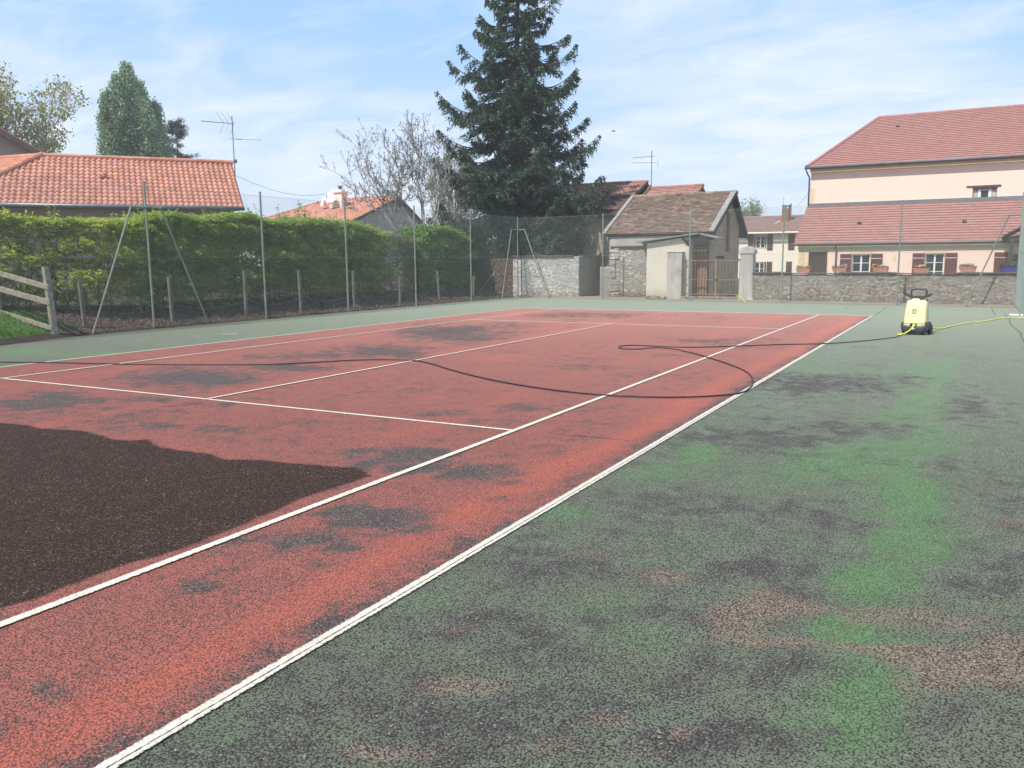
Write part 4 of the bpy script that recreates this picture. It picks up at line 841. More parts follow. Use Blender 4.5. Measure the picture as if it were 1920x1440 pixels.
def wall_holes(x0, x1, z0, z1, y, holes, depth=.20):
    """front face (towards -y) with openings and their reveals; world space"""
    xs = sorted({x0, x1}|{h[0] for h in holes}|{h[1] for h in holes}); zs = sorted({z0, z1}|{h[2] for h in holes}|{h[3] for h in holes})
    b = MB()
    for i in range(len(xs)-1):
        for j in range(len(zs)-1):
            xm, zm = (xs[i]+xs[i+1])/2, (zs[j]+zs[j+1])/2
            if any(h[0] < xm < h[1] and h[2] < zm < h[3] for h in holes): continue
            b.add([(xs[i], y, zs[j]), (xs[i+1], y, zs[j]), (xs[i+1], y, zs[j+1]), (xs[i], y, zs[j+1])], [(0, 1, 2, 3)])
    for (a, c, d, e) in holes:
        for q in ([(a, y, d), (a, y+depth, d), (a, y+depth, e), (a, y, e)], [(c, y, d), (c, y, e), (c, y+depth, e), (c, y+depth, d)],
                  [(a, y, e), (a, y+depth, e), (c, y+depth, e), (c, y, e)], [(a, y, d), (c, y, d), (c, y+depth, d), (a, y+depth, d)]): b.add(q, [(0, 1, 2, 3)])
    return b
def window(x0, x1, z0, z1, y, parent, nz=2, sash=2, mat='white_paint', fw=.055):
    b = MB(); b.box(x0, x1, y, y+.05, z1-fw, z1).box(x0, x1, y, y+.05, z0, z0+fw).box(x0, x0+fw, y, y+.05, z0+fw, z1-fw).box(x1-fw, x1, y, y+.05, z0+fw, z1-fw)
    for k in range(1, sash):
        xm = x0+(x1-x0)*k/sash; b.box(xm-fw*.8, xm+fw*.8, y-.012, y+.045, z0+fw, z1-fw)
    for k in range(1, nz):
        zm = z0+(z1-z0)*k/nz; b.box(x0+fw, x1-fw, y+.004, y+.04, zm-.016, zm+.016)
    fr = wp(b.build('window', MAT[mat]), parent)
    MB().box(x0+.02, x1-.02, y+.022, y+.03, z0+.02, z1-.02).build('pane', MAT['glass'], fr)
    return fr
def shutter(x0, x1, z0, z1, y, parent, mat='shutter', bars='white_paint'):
    b = MB(); n = 4
    for i in range(n): b.box(x0+(x1-x0)*i/n+.003, x0+(x1-x0)*(i+1)/n-.003, y-.045, y-.015, z0, z1)
    o = wp(b.build('shutter', MAT[mat]), parent); h = z1-z0
    for zz_ in (z0+h*.16, z0+h*.84): MB().box(x0+.02, x1-.02, y-.054, y-.0455, zz_-.014, zz_+.014).build('strap', MAT[bars], o)
    return o

# ------------------------------------------------------------------ pink house with lean-to
PH = empty('pink_house', 'large peach coloured house with steep red tiled roof and long lean-to on the right', 'house', (7, 42, 0))
YL, YM = 40.14, 44.0
holes = [(-.86, .2, -.2, 1.97), (1.58, 2.59, -.2, 1.81), (5.47, 6.45, -.2, 1.81), (9.56, 10.6, -.2, 1.80), (13.4, 14.4, -.2, 1.8)]
b = wall_holes(-1.45, 17, -.3, 2.42, YL, holes); b.add([(-1.45, YL, -.3), (-1.45, YL, 2.42), (-1.45, YM, 4.85), (-1.45, YM, -.3)], [(0, 1, 2, 3)]); b.add([(17, YL, -.3), (17, YM, -.3), (17, YM, 4.85), (17, YL, 2.42)], [(0, 1, 2, 3)])
wp(b.build('lean_to_wall', MAT['pink_wall']), PH)
b = wall_holes(-1.55, 17, -.3, 7.2, YM, [(7.6, 8.85, 4.72, 5.6)], .3)
b.add([(-1.55, YM, -.3), (-1.55, YM, 7.2), (-1.55, 60, 7.2), (-1.55, 60, -.3)], [(0, 1, 2, 3)]); b.add([(17, YM, -.3), (17, 60, -.3), (17, 60, 7.2), (17, YM, 7.2)], [(0, 1, 2, 3)]); b.add([(-1.55, 60, -.3), (-1.55, 60, 7.2), (17, 60, 7.2), (17, 60, -.3)], [(0, 1, 2, 3)])
wp(b.build('wall', MAT['pink_wall']), PH)
wp(MB().box(-1.5, 17, YL-.035, YL-.003, 2.10, 2.40).build('lean_to_cornice', MAT['quoin']), PH)
wp(MB().box(-1.6, 17, YM-.12, YM-.003, 6.98, 7.2).build('cornice', MAT['quoin']), PH)
rl = roof_slope('lean_to_roof', (-1.72, 40.0, 2.46), (17.2, 40.0, 2.46), (17.2, 44.0, 4.88), (-1.72, 44.0, 4.88), .30, .235, MAT['pink_tiles'], PH, 'ribbed', .045, 3)
roof_slope('roof', (-1.8, 43.7, 7.32), (17.3, 43.7, 7.32), (17.3, 52, 11.25), (1.5, 52, 11.25), .34, .25, MAT['pink_tiles'], PH, 'ribbed', .05, 4)
roof_slope('roof', (-1.8, 60.3, 7.32), (-1.8, 43.7, 7.32), (1.5, 52, 11.25), (1.5, 52.01, 11.25), .34, .25, MAT['pink_tiles'], PH, 'ribbed', .03, 5)
wp(MB().add([(-1.8, 60.3, 7.32), (17.3, 60.3, 7.32), (17.3, 52, 11.25), (1.5, 52, 11.25)], [(0, 1, 2, 3)]).build('rear_roof', MAT['pink_tiles']), PH)
ridge_caps('ridge', (1.5, 52, 11.27), (17.3, 52, 11.27), MAT['pink_tiles'], PH, .12); ridge_caps('ridge', (-1.8, 43.7, 7.36), (1.5, 52, 11.27), MAT['pink_tiles'], PH, .11)
b = MB().tube([(-1.85, 39.92, 2.42), (17.2, 39.92, 2.42)], .075, 8); wp(b.build('gutter', MAT['gutter'], smooth=True), PH)
b = MB().tube([(-1.9, 43.60, 7.28), (17.2, 43.60, 7.28)], .085, 8); wp(b.build('gutter', MAT['gutter'], smooth=True), PH)
b = MB().tube([(-1.82, 43.6, 7.2), (-1.75, 43.75, 6.95), (-1.63, 43.9, 6.7), (-1.63, 43.9, 4.9)], .05, 8); wp(b.build('downpipe', MAT['gutter'], smooth=True), PH)
b = MB().tube([(.66, 39.95, 2.38), (.68, 40.02, 2.2), (.70, 40.06, 2.0), (.70, 40.06, 0)], .048, 8); wp(b.build('downpipe', MAT['zinc'], smooth=True), PH)
wp(MB().box(-1.6, 17.1, 43.90, 43.985, 4.87, 5.06).build('flashing', MAT['zinc']), PH)
qd = lambda *q: wp(MB().box(*q).build('quoin', MAT['quoin']), PH)
rr = random.Random(4)
for z in np.arange(5.1, 6.9, .32):
    if rr.random() < .75: qd(-1.555, -1.55+rr.uniform(.22, .5), YM-.006, YM-.002, z, z+.3)
for z in np.arange(.8, 2.05, .3): qd(-1.455, -1.45+rr.uniform(.3, .6), YL-.006, YL-.002, z, z+.28)
for (a, c, d, e) in holes: wp(MB().box(a-.1, c+.1, YL-.008, YL-.002, e, e+.14).box(c, c+.07, YL-.007, YL-.002, d, e).box(a-.07, a, YL-.007, YL-.002, d, e).build('opening_surround', MAT['quoin']), PH)
for (a, c, d, e) in holes[1:]:
    window(a+.01, c-.01, d, e-.01, YL+.13, PH, 4, 2)
wp(MB().box(-.85, .19, YL+.12, YL+.16, -.2, 1.95).box(-.85, .19, YL+.10, YL+.119, 1.2, 1.27).build('door', MAT['shutter_brown']), PH)
for x0, x1 in ((.93, 1.55), (2.62, 3.25), (4.82, 5.44), (6.48, 7.09), (8.88, 9.53), (10.7, 11.3), (12.7, 13.3), (14.5, 15.1)):
    shutter(x0, x1, .12, 1.83, YL, PH)
fr = window(7.98, 8.47, 4.78, 5.52, YM+.12, PH, 1, 1)
for q in ((7.62, 7.93), (8.52, 8.83)): wp(MB().box(q[0], q[1], YM+.13, YM+.17, 4.78, 5.52).build('side_panel', MAT['grey_gable']), PH)
for q in ((7.90, 7.975), (8.475, 8.55)): wp(MB().box(q[0], q[1], YM+.08, YM+.14, 4.74, 5.56).build('jamb', MAT['white_paint']), PH)
wp(MB().box(7.5, 8.95, YM-.10, YM+.2, 4.64, 4.72).build('sill', MAT['white_paint'], bevel=.01), PH)
wp(MB().box(7.26, 9.04, YM-.05, YM+.1, 5.66, 5.75).box(7.58, 8.87, YM-.03, YM+.1, 5.58, 5.658).build('lintel', MAT['fascia'], bevel=.01), PH)
wp(MB().tube([(3.72, YL-.02, 2.14), (3.72, YL-.10, 2.14)], .07, 12).build('wall_lamp', MAT['white_paint'], smooth=True), PH)
wp(MB().box(3.85, 3.92, YL-.02, YL-.003, 1.45, 1.72).build('number_plate', MAT['quoin']), PH)
for (x, y, z) in ((2.9, 49.9, 10.28), (11.4, 50.1, 10.37), (1.7, 41.9, 3.67), (7.3, 41.8, 3.6)): wp(MB().prism([(x-.12, z), (x+.12, z), (x+.08, z+.1), (x-.08, z+.1)], y-.15, y+.1).build('vent_tile', MAT['barn_old']), PH)
PO = empty('porch', 'dark timber porch roof against the pink house beside the right hand fence post', 'porch', (11, 38.6, 0))
wp(MB().bar((9.25, 38.2, 2.62), (10.9, 38.2, 3.6), .16, .2).bar((12.5, 38.2, 2.62), (10.9, 38.2, 3.6), .16, .2).bar((9.3, 38.2, 2.50), (12.4, 38.2, 2.50), .14, .16).bar((9.9, 38.2, 2.55), (10.35, 38.2, 3.1), .1, .1).build('truss', MAT['dark_wood']), PO)
for x in (9.6, 12.2): wp(MB().box(x-.09, x+.09, 38.1, 38.28, 0, 2.42).build('post', MAT['dark_wood']), PO)
roof_slope('roof', (9.15, 40.2, 2.66), (9.15, 38.0, 2.66), (10.9, 38.0, 3.72), (10.9, 40.2, 3.72), .3, .24, MAT['barn_old'], PO, 'rough', .03, 8)
roof_slope('roof', (12.65, 38.0, 2.66), (12.65, 40.2, 2.66), (10.9, 40.2, 3.72), (10.9, 38.0, 3.72), .3, .24, MAT['barn_old'], PO, 'rough', .03, 9)

# ------------------------------------------------------------------ cream house far behind
CH = empty('cream_house', 'cream rendered house with brown shutters and brown roof left of the pink house', 'house', (-7, 60, 0))
hs = [(-8.15, -7.15, 2.42, 3.50), (-8.15, -7.1, .2, 1.33)]
b = wall_holes(-10.2, -2.8, -1.6, 3.72, 58, hs, .2); b.add([(-10.2, 58, -1.6), (-10.2, 58, 3.72), (-10.2, 62, 5.1), (-10.2, 66, 3.72), (-10.2, 66, -1.6)], [(0, 1, 2, 3, 4)]); b.add([(-2.8, 58, -1.6), (-2.8, 66, -1.6), (-2.8, 66, 3.72), (-2.8, 62, 5.1), (-2.8, 58, 3.72)], [(0, 1, 2, 3, 4)]); b.add([(-10.2, 66, -1.6), (-10.2, 66, 3.72), (-2.8, 66, 3.72), (-2.8, 66, -1.6)], [(0, 1, 2, 3)])
wp(b.build('wall', MAT['cream_wall']), CH)
roof_slope('roof', (-10.5, 57.6, 3.72), (-2.5, 57.6, 3.72), (-2.5, 62, 5.15), (-10.5, 62, 5.15), .22, .22, MAT['brown_tiles'], CH, 'flat', .025, 11)
wp(MB().add([(-10.5, 66.4, 3.72), (-2.5, 66.4, 3.72), (-2.5, 62, 5.15), (-10.5, 62, 5.15)], [(0, 1, 2, 3)]).build('rear_roof', MAT['brown_tiles']), CH)
ridge_caps('ridge', (-10.5, 62, 5.17), (-2.5, 62, 5.17), MAT['brown_tiles'], CH, .1)
wp(MB().tube([(-10.5, 57.5, 3.68), (-2.5, 57.5, 3.68)], .07, 8).build('gutter', MAT['cream_wall']), CH)
window(-8.02, -7.25, 2.45, 3.45, 58.05, CH, 3, 2); window(-8.02, -7.25, .25, 1.3, 58.05, CH, 2, 2)
for x0, x1, z0, z1 in ((-8.62, -8.18, 2.3, 3.6), (-7.08, -6.62, 2.3, 3.6), (-5.40, -4.9, 2.3, 3.6), (-8.62, -8.18, .1, 1.35), (-7.05, -6.62, .1, 1.35), (-5.5, -5.05, .1, 1.35), (-3.6, -3.15, 2.3, 3.6)):
    shutter(x0, x1, z0, z1, 58, CH, 'shutter_brown', 'brown_tiles')
ck = wp(MB().box(-6.5, -5.92, 60.6, 61.1, 4.5, 5.75).build('chimney', MAT['brick_wall']), CH)
MB().box(-6.55, -5.87, 60.55, 61.15, 5.98, 6.04).box(-6.48, -6.40, 60.62, 61.08, 5.75, 5.98).box(-6.02, -5.94, 60.62, 61.08, 5.75, 5.98).box(-6.25, -6.18, 60.62, 61.08, 5.75, 5.98).build('chimney_cap', MAT['zinc'], ck)
MB().box(-5.86, -5.78, 60.7, 60.95, 4.6, 6.15).build('flue_pipe', MAT['zinc'], ck)
wp(MB().bar((-6.9, 60.0, 4.52), (-6.65, 60.7, 4.78), .07, .03).bar((-5.72, 60.6, 4.75), (-5.6, 60.8, 4.8), .07, .03).build('roof_flashing', MAT['white_paint']), CH)

def yagi(parent, base, boom_dir, L, z, els, elen, vert=False, r=.010, er=.006):
    d = np.array(boom_dir, float); d /= np.linalg.norm(d); base = np.array(base, float); s = np.array([-d[1], d[0], 0.]) if not vert else np.array([0, 0, 1.])
    b = MB(); a = base+np.array([0, 0, z])-d*L*.15; c = a+d*L; b.tube([a, c], r, 5)
    for i in range(els):
        q = a+d*L*(i+.5)/els; b.tube([q-s*elen/2, q+s*elen/2], er, 4)
    return b
# antenna on the barn, the cream house chimney and others
def mast(name, label, base, h, r=.02):
    e_ = empty(name, label, 'antenna', base)
    e_o = MB().tube([(0, 0, 0), (0, 0, h)], r, 6).build('mast', MAT['alu'], e_); return e_
AN = mast('tv_antenna', 'white television antenna on the brick chimney of the cream house', (-6.35, 60.45, 5.2), 1.55)
b = MB()
for k in range(3): b.bar((.0+.17*k, 0, 1.10), (.12+.17*k, 0, 1.62), .03, .03)
b.bar((-.05, 0, 1.10), (.5, 0, 1.12), .03, .03); b.build('aerial', MAT['white_paint'], AN)

# ------------------------------------------------------------------ stone outbuilding with mossy tiles
SB = empty('stone_outbuilding', 'old stone outbuilding with mossy brown tiled roof and pointed gable end', 'outbuilding', (-3.5, 22.5, 0))
def rough_wall(name, x0, x1, z0, z1, y, mat, parent, amp=.035, step=.06, axis='x', seed=0, back=.4, top=None, sub=None):
    """displaced masonry slab; axis x faces -y, axis y faces +x"""
    nx = max(2, int((x1-x0)/step)); nz = max(2, int((z1-z0)/step)); A_, Z_ = np.meshgrid(np.linspace(x0, x1, nx+1), np.linspace(z0, z1, nz+1))
    d = amp*.5*((fbm(A_*4.5+seed, Z_*12, seed*1.7, 3)-0.5)*1.5+(fbm(A_*7+seed, Z_*11, seed*2.1, 2)-.5)*.7)
    if top is not None: Z_ = z0+(Z_-z0)/(z1-z0)*(np.vectorize(top)(A_)-z0)
    edge = np.zeros_like(d)
    if axis == 'x': V = np.stack([A_, y-d, Z_], -1)
    else: V = np.stack([y+d, A_, Z_], -1)
    V = V.reshape(-1, 3); i = np.arange(nz)[:, None]*(nx+1)+np.arange(nx)[None]; F = np.stack([i, i+1, i+nx+2, i+nx+1], -1).reshape(-1, 4)
    # sides, back and top close the slab
    n0 = len(V); bk = V.copy()
    if axis == 'x': bk[:, 1] = y+back
    else: bk[:, 0] = y-back
    V = np.concatenate([V, bk]); ex = []
    for k in range(nx): a = nz*(nx+1)+k; ex.append((a, a+1, a+1+n0, a+n0)); ex.append((k+1, k, k+n0, k+1+n0))
    for k in range(nz): a = k*(nx+1); ex.append((a, a+nx+1, a+nx+1+n0, a+n0)); a += nx; ex.append((a+nx+1, a, a+n0, a+nx+1+n0))
    F = np.concatenate([F, np.array(ex)]); o = npmesh(name, V, F, mat)
    if parent is not None: wp(o, parent)
    return o
gab = lambda y: 2.62+1.72*(1-abs(y-23.2)/(3.15 if y < 23.2 else 2.3))
rough_wall('front_wall', -5.62, -1.42, 0, 2.62, 20.1, MAT['rubble'], SB, .05)
rough_wall('gable_wall', 20.1, 25.0, 0, 4.3, -1.42, MAT['rubble_brown'], SB, .03, .07, 'y', 3, .35, gab)
rough_wall('side_wall', 20.4, 25.0, 0, 4.3, -5.3, MAT['rubble_brown'], SB, .02, .25, 'y', 5, .3, gab)
wp(MB().box(-5.3, -1.8, 24.7, 25.0, 0, 2.6).build('rear_wall', MAT['rubble_brown']), SB)
rough_wall('plaster_band', -5.60, -1.45, 2.12, 2.62, 20.02, MAT['plaster_top'], SB, .02, .08, 'x', 8, .05)
qs = lambda *q: wp(MB().box(*q).build('quoin', MAT['rubble'], bevel=.015), SB)
rr = random.Random(9)
for z in np.arange(0.0, 2.4, .27): w_ = rr.choice((.28, .45)); qs(-5.66, -5.66+w_, 20.055, 20.2, z+.01, z+.25)
for z in np.arange(.0, 2.1, .25): w_ = rr.choice((.2, .36)); qs(-1.42-w_, -1.38, 20.06, 20.2, z+.01, z+.23)
roof_slope('front_roof', (-5.78, 19.9, 2.66), (-1.2, 19.9, 2.66), (-1.2, 23.25, 4.40), (-5.78, 23.25, 4.40), .13, .17, MAT['old_tiles'], SB, 'rough', .028, 21)
roof_slope('rear_roof', (-1.2, 25.75, 2.60), (-5.78, 25.75, 2.60), (-5.78, 23.25, 4.40), (-1.2, 23.25, 4.40), .17, .2, MAT['old_tiles'], SB, 'rough', .028, 22)
ridge_caps('ridge', (-5.8, 23.25, 4.40), (-1.15, 23.25, 4.40), MAT['old_tiles'], SB, .09, .33)
wp(MB().bar((-1.28, 19.84, 2.68), (-1.28, 23.3, 4.46), .22, .07).build('verge', MAT['verge'], bevel=.01), SB)
wp(MB().bar((-5.84, 19.84, 2.68), (-5.84, 23.3, 4.46), .16, .07).build('verge', MAT['verge'], bevel=.01), SB)
wp(MB().bar((-1.19, 19.86, 2.56), (-1.19, 23.26, 4.33), .03, .20).bar((-1.19, 25.7, 2.52), (-1.19, 23.26, 4.33), .03, .20).build('barge_board', MAT['dark_wood']), SB)
wp(MB().box(-5.75, -1.25, 19.98, 20.06, 2.55, 2.64).build('eaves_board', MAT['dark_wood']), SB)
wp(MB().box(-1.40, -1.372, 22.75, 23.15, 1.9, 3.55).build('brick_strip', MAT['brick_wall']), SB)
wp(MB().box(-1.371, -1.366, 22.9, 23.02, 3.05, 3.5).build('slit_window', MAT['crack']), SB)
wp(MB().box(-1.40, -1.36, 21.2, 22.3, 1.62, 1.72).build('lintel', MAT['dark_wood']), SB)

# ------------------------------------------------------------------ concrete shelter, gate, pillar, walls
SH = empty('concrete_shelter', 'small concrete shelter with thin corrugated roof in front of the stone outbuilding', 'shelter', (-2.6, 19.5, 0))
wp(MB().prism([(-3.72, .02), (-1.98, .02), (-1.98, 2.48), (-3.72, 2.24)], 19.26, 19.40).build('wall', MAT['concrete'], bevel=.01), SH)
wp(MB().box(-2.1, -1.98, 19.40, 20.0, .02, 2.4).build('side_wall', MAT['concrete']), SH)
def corr(x0, z0, x1, z1, y0, y1, n=40, amp=.018, th=.012):
    vs = []; fs = []
    for i in range(n*2+1):
        t = i/(n*2); x = x0+(x1-x0)*t
        z = z0+(z1-z0)*t
        for (yy, dz) in ((y0, 0), (y1, 0), (y0, -th), (y1, -th)): vs.append((x, yy, z+dz))
    for i in range(n*2):
        a = i*4; fs += [(a, a+4, a+5, a+1), (a+2, a+3, a+7, a+6), (a, a+2, a+6, a+4), (a+1, a+5, a+7, a+3)]
    return vs, fs
b = MB(); vs, fs = corr(-4.18, 2.30, -1.60, 2.60, 19.08, 20.05); b.add(vs, fs); vs, fs = corr(-1.60, 2.60, -.80, 2.42, 19.08, 20.05, 12); b.add(vs, fs)
wp(b.build('roof', MAT['corrugated']), SH)
wp(MB().bar((-4.18, 19.075, 2.29), (-1.60, 19.075, 2.59), .015, .045).bar((-1.60, 19.075, 2.59), (-.80, 19.075, 2.41), .015, .045).build('roof_edge', MAT['corrugated']), SH)
wp(MB().bar((-2.15, 19.2, 2.28), (-1.0, 19.2, 2.38), .06, .08).bar((-2.25, 19.25, 2.42), (-1.95, 19.25, 2.12), .05, .06).build('bracket', MAT['dark_wood']), SH)
o = MB().box(-1.95, -1.42, 19.86, 19.92, .15, 1.75)
for x in np.arange(-1.93, -1.45, .12): o.box(x, x+.09, 19.83, 19.859, .2, 1.72)
o.box(-1.95, -1.42, 19.84, 19.92, 1.78, 1.84).box(-1.95, -1.42, 19.84, 19.92, 2.02, 2.10).box(-1.95, -1.42, 19.9, 19.92, 1.84, 2.02)
wp(o.build('door', MAT['rust']), SH)
b = MB()
for k in range(4): b.box(-1.93+k*.13, -1.85+k*.13, 19.825, 19.838, 1.88, 1.98)
wp(b.build('door_opening', MAT['quoin']), SH)
o = MB().box(-2.76, -2.17, 18.98, 19.3, .0, 1.86).box(-2.79, -2.14, 18.96, 19.32, 1.861, 1.90).build('concrete_block', MAT['pillar'], bevel=.012)
tag(o, 'upright grey concrete block standing in front of the shelter wall', 'block')
GT = empty('iron_gate', 'low rusty iron gate between the concrete block and the domed pillar', 'gate', (-1, 19.2, 0))
yg = 19.12
for (x0, x1) in ((-2.12, -.86), (-.80, .06)):
    b = MB(); b.bar((x0, yg, 1.54), (x1, yg, 1.54), .03, .035).bar((x0, yg, .24), (x1, yg, .24), .03, .035).bar((x0, yg, .80), (x1, yg, .80), .02, .03)
    for x in np.linspace(x0, x1, int((x1-x0)/.11)+1): b.tube([(x, yg, .22), (x, yg, 1.54)], .009, 5)
    wp(b.build('gate_leaf', MAT['rust']), GT)
wp(MB().box(-.87, -.80, yg-.05, yg+.03, .12, 1.62).build('gate_post', MAT['rust']), GT)
wp(MB().tube([(.0, yg, 1.56), (.04, yg, 1.56), (.12, yg+.02, 1.58)], .025, 6).box(-.9, -.76, yg-.07, yg-.051, .78, .84).build('latch', MAT['dark_wood']), GT)
def stones(name, label, x0, x1, y0, y1, z0, z1, n, seed, mat):
    rg = random.Random(seed); b = MB()
    for _ in range(n):
        r_ = rg.uniform(.07, .16); x, y, z = rg.uniform(x0, x1), rg.uniform(y0, y1), z0+rg.uniform(0, 1)*(z1-z0)*.5
        nn_ = 7; secs = []; base_ = len(b.v); vs = []; fs = []
        for i, (zz_, k_) in enumerate(((-.5, .6), (-.1, 1), (.3, .9), (.55, .45))):
            for j in range(nn_): t = 2*math.pi*j/nn_+rg.uniform(-.2, .2); rr_ = r_*k_*rg.uniform(.8, 1.2); vs.append((x+rr_*1.4*math.cos(t), y+rr_*math.sin(t), max(0.0, z+r_*zz_)))
        for i in range(3):
            for j in range(nn_): fs.append((i*nn_+j, i*nn_+(j+1) % nn_, (i+1)*nn_+(j+1) % nn_, (i+1)*nn_+j))
        fs.append(tuple(3*nn_+j for j in range(nn_))); b.add(vs, fs)
    o = b.build(name, mat, smooth=True); return o
rough_wall('gate_sill', -2.2, .1, 0, .16, 18.98, MAT['crepi'], None, .03, .05, 'x', 4, .35); gs = bpy.data.objects['gate_sill']; tag(gs, 'low rough stone sill under the iron gate', 'sill')
o = stones('rubble_heap', '', -3.6, -2.85, 18.95, 19.3, 0, .2, 22, 3, MAT['rubble']); tag(o, 'small heap of rubble at the foot of the shelter wall', 'rubble', kind='stuff')
PL = empty('gate_pillar', 'grey concrete pillar with domed top between the iron gate and the long wall', 'pillar', (.35, 19.2, 0))
b = MB()
secs = [(0, .36, 19.2, .33, .30), (.12, .35, 19.2, .29, .27), (.8, .345, 19.2, .265, .25), (1.78, .34, 19.2, .255, .24)]; loft(b, secs, 32, 8)
wp(b.build('shaft', MAT['pillar'], smooth=False), PL)
b = MB(); prof = [(.06, 1.782), (.06, 1.84)]+[(.345+.29*math.cos(t), 1.84+.22*math.sin(t)) for t in np.linspace(math.pi, 0, 12)][1:-1]+[(.63, 1.84), (.63, 1.782)]
b.prism(prof, 18.93, 19.47); wp(b.build('domed_cap', MAT['pillar'], bevel=.015), PL)
def longtop(x): return 1.03+.02*math.sin(x*1.7)+.012*math.sin(x*5.1)
LW = empty('long_wall', 'long low roughcast wall with dark coping in front of the pink house', 'wall', (5, 18.5, 0))
def slant(o, x0, y0, x1, y1):      # skews a slab drawn along x at y=0 so that it follows the fence line
    for v in o.data.vertices: v.co.y += y0+(y1-y0)*(v.co.x-x0)/(x1-x0)
    o.data.update()
o = rough_wall('masonry', .60, 10.5, -.02, 1.03, 0.0, MAT['crepi'], LW, .045, .045, 'x', 6, .35, longtop); slant(o, .6, 18.97, 10.5, 17.82)
o = rough_wall('coping', .58, 10.5, 1.035, 1.085, -.05, MAT['coping'], LW, .03, .05, 'x', 7, .45, lambda x: longtop(x)+.055); 
for v in o.data.vertices: v.co.z += .0
slant(o, .6, 18.97, 10.5, 17.82)
LWL = empty('lime_wall', 'whitewashed rough wall at the far left corner behind the braced fence post', 'wall', (-8.2, 19.6, 0))
rough_wall('masonry', -9.95, -6.77, 0, 1.76, 19.42, MAT['lime_wall'], LWL, .05, .045, 'x', 11, .35)
rough_wall('side', 19.46, 22.5, 0, 1.76, -6.755, MAT['lime_side'], LWL, .03, .07, 'y', 12, .3)
wp(MB().box(-10.0, -7.0, 19.34, 19.8, 1.762, 1.815).box(-7.1, -6.70, 19.80, 22.5, 1.762, 1.80).build('coping', MAT['coping'], bevel=.012), LWL)
o = rough_wall('dark_wall', -13.5, -9.98, 0, 1.7, 19.7, MAT['shaded_rubble'], None, .05, .07, 'x', 13, .35); tag(o, 'dark overgrown stone wall between the bushes and the whitewashed wall', 'wall')
o = rough_wall('yard_wall', -6.3, -5.66, 0, 1.3, 20.6, MAT['lime_side'], None, .03, .07, 'x', 14, .2); tag(o, 'dark narrow wall in the gap left of the stone outbuilding', 'wall')

# flower boxes on the long wall
def wallY(x): return 18.97-(x-.6)*.1162
def planter(x0, x1, label, cols, mat='terracotta', seed=0, big=0):
    xc = (x0+x1)/2; y = wallY(xc)+.10; w = (x1-x0)/2; z = max(longtop(q) for q in (x0, xc, x1))+.058
    e_ = empty('flower_box', label, 'flower box', (xc, y, z), -.116, 'flower boxes on the long low wall')
    b = MB(); vs = []
    for (zz_, k) in ((0, .88), (.135, 1.0)):
        vs += [(-w*k, -.085*k, zz_), (w*k, -.085*k, zz_), (w*k, .085*k, zz_), (-w*k, .085*k, zz_)]
    b.add(vs, [(0, 3, 2, 1), (0, 1, 5, 4), (1, 2, 6, 5), (2, 3, 7, 6), (3, 0, 4, 7), (4, 5, 6, 7)]); b.box(-w*1.03, w*1.03, -.092, -.080, .125, .155).box(-w*1.03, w*1.03, .080, .092, .125, .155)
    b.build('box', MAT[mat], e_); rg = np.random.default_rng(seed)
    n = 260+big*200; c = np.stack([rg.uniform(-w*1.05, w*1.05, n), rg.uniform(-.10, .09, n), .13+rg.uniform(0, .12+.05*big, n)*rg.uniform(.3, 1, n)], -1); d = randdir(n, .6)
    v, f = kites(c, d, perp(d), rg.uniform(.03, .055, n), rg.uniform(.018, .03, n)); npmesh('foliage', v, f, MAT['flower_leaf'], e_, var=rg.random(n))
    for (m_, cnt) in cols:
        xc_ = rg.uniform(-w*.6, w*.6); c = np.stack([np.clip(xc_+rg.normal(0, w*.42, cnt), -w, w), rg.uniform(-.10, .05, cnt), .19+rg.uniform(0, .08, cnt)], -1); d = randdir(cnt, .2)
        v, f = kites(c, d, perp(d), np.full(cnt, .042), np.full(cnt, .040)); npmesh('blossom', v, f, MAT[m_], e_)
    return e_
planter(2.19, 2.68, 'terracotta flower box with small yellow flowers, leftmost on the wall beside the gate pillar', [('f_yellow', 26), ('f_purple', 12)], seed=1)
planter(3.45, 3.94, 'terracotta flower box with whitish flowers left of the first shuttered window', [('f_white', 30)], seed=2)
planter(4.80, 5.30, 'pink terracotta flower box with yellow and white flowers right of the first window', [('f_yellow', 34), ('f_white', 16), ('f_purple', 10)], seed=3)
planter(6.08, 6.58, 'terracotta flower box with yellow flowers under the second shuttered window', [('f_yellow', 30), ('f_white', 10)], seed=4)
planter(7.46, 7.95, 'terracotta flower box full of purple and yellow pansies on bare stretch of wall', [('f_purple', 60), ('f_yellow', 26)], seed=5)
planter(8.60, 9.10, 'blue flower box with leafy green plants beside the right corner post', [('f_white', 8)], 'blue_plastic', seed=6, big=1)

# ------------------------------------------------------------------ barn behind the spruce and its neighbour
BA = empty('barn', 'long barn with orange and dark brown tiled roof right of the spruce', 'barn', (-10.5, 28, 0))
b = MB().add([(-13.8, 26.2, 0), (-7.35, 26.2, 0), (-7.35, 26.2, 3.8), (-13.8, 26.2, 3.8)], [(0, 1, 2, 3)]); b.add([(-7.35, 26.2, 0), (-7.35, 33.5, 0), (-7.35, 33.5, 3.9), (-7.35, 30, 5.55), (-7.35, 26.2, 3.8)], [(0, 1, 2, 3, 4)]); b.add([(-13.8, 26.2, 0), (-13.8, 26.2, 3.8), (-13.8, 30, 5.5), (-13.8, 33.5, 3.9), (-13.8, 33.5, 0)], [(0, 1, 2, 3, 4)]); b.add([(-13.8, 33.5, 0), (-13.8, 33.5, 3.9), (-7.35, 33.5, 3.9), (-7.35, 33.5, 0)], [(0, 1, 2, 3)])
wp(b.build('wall', MAT['barn_wall']), BA)
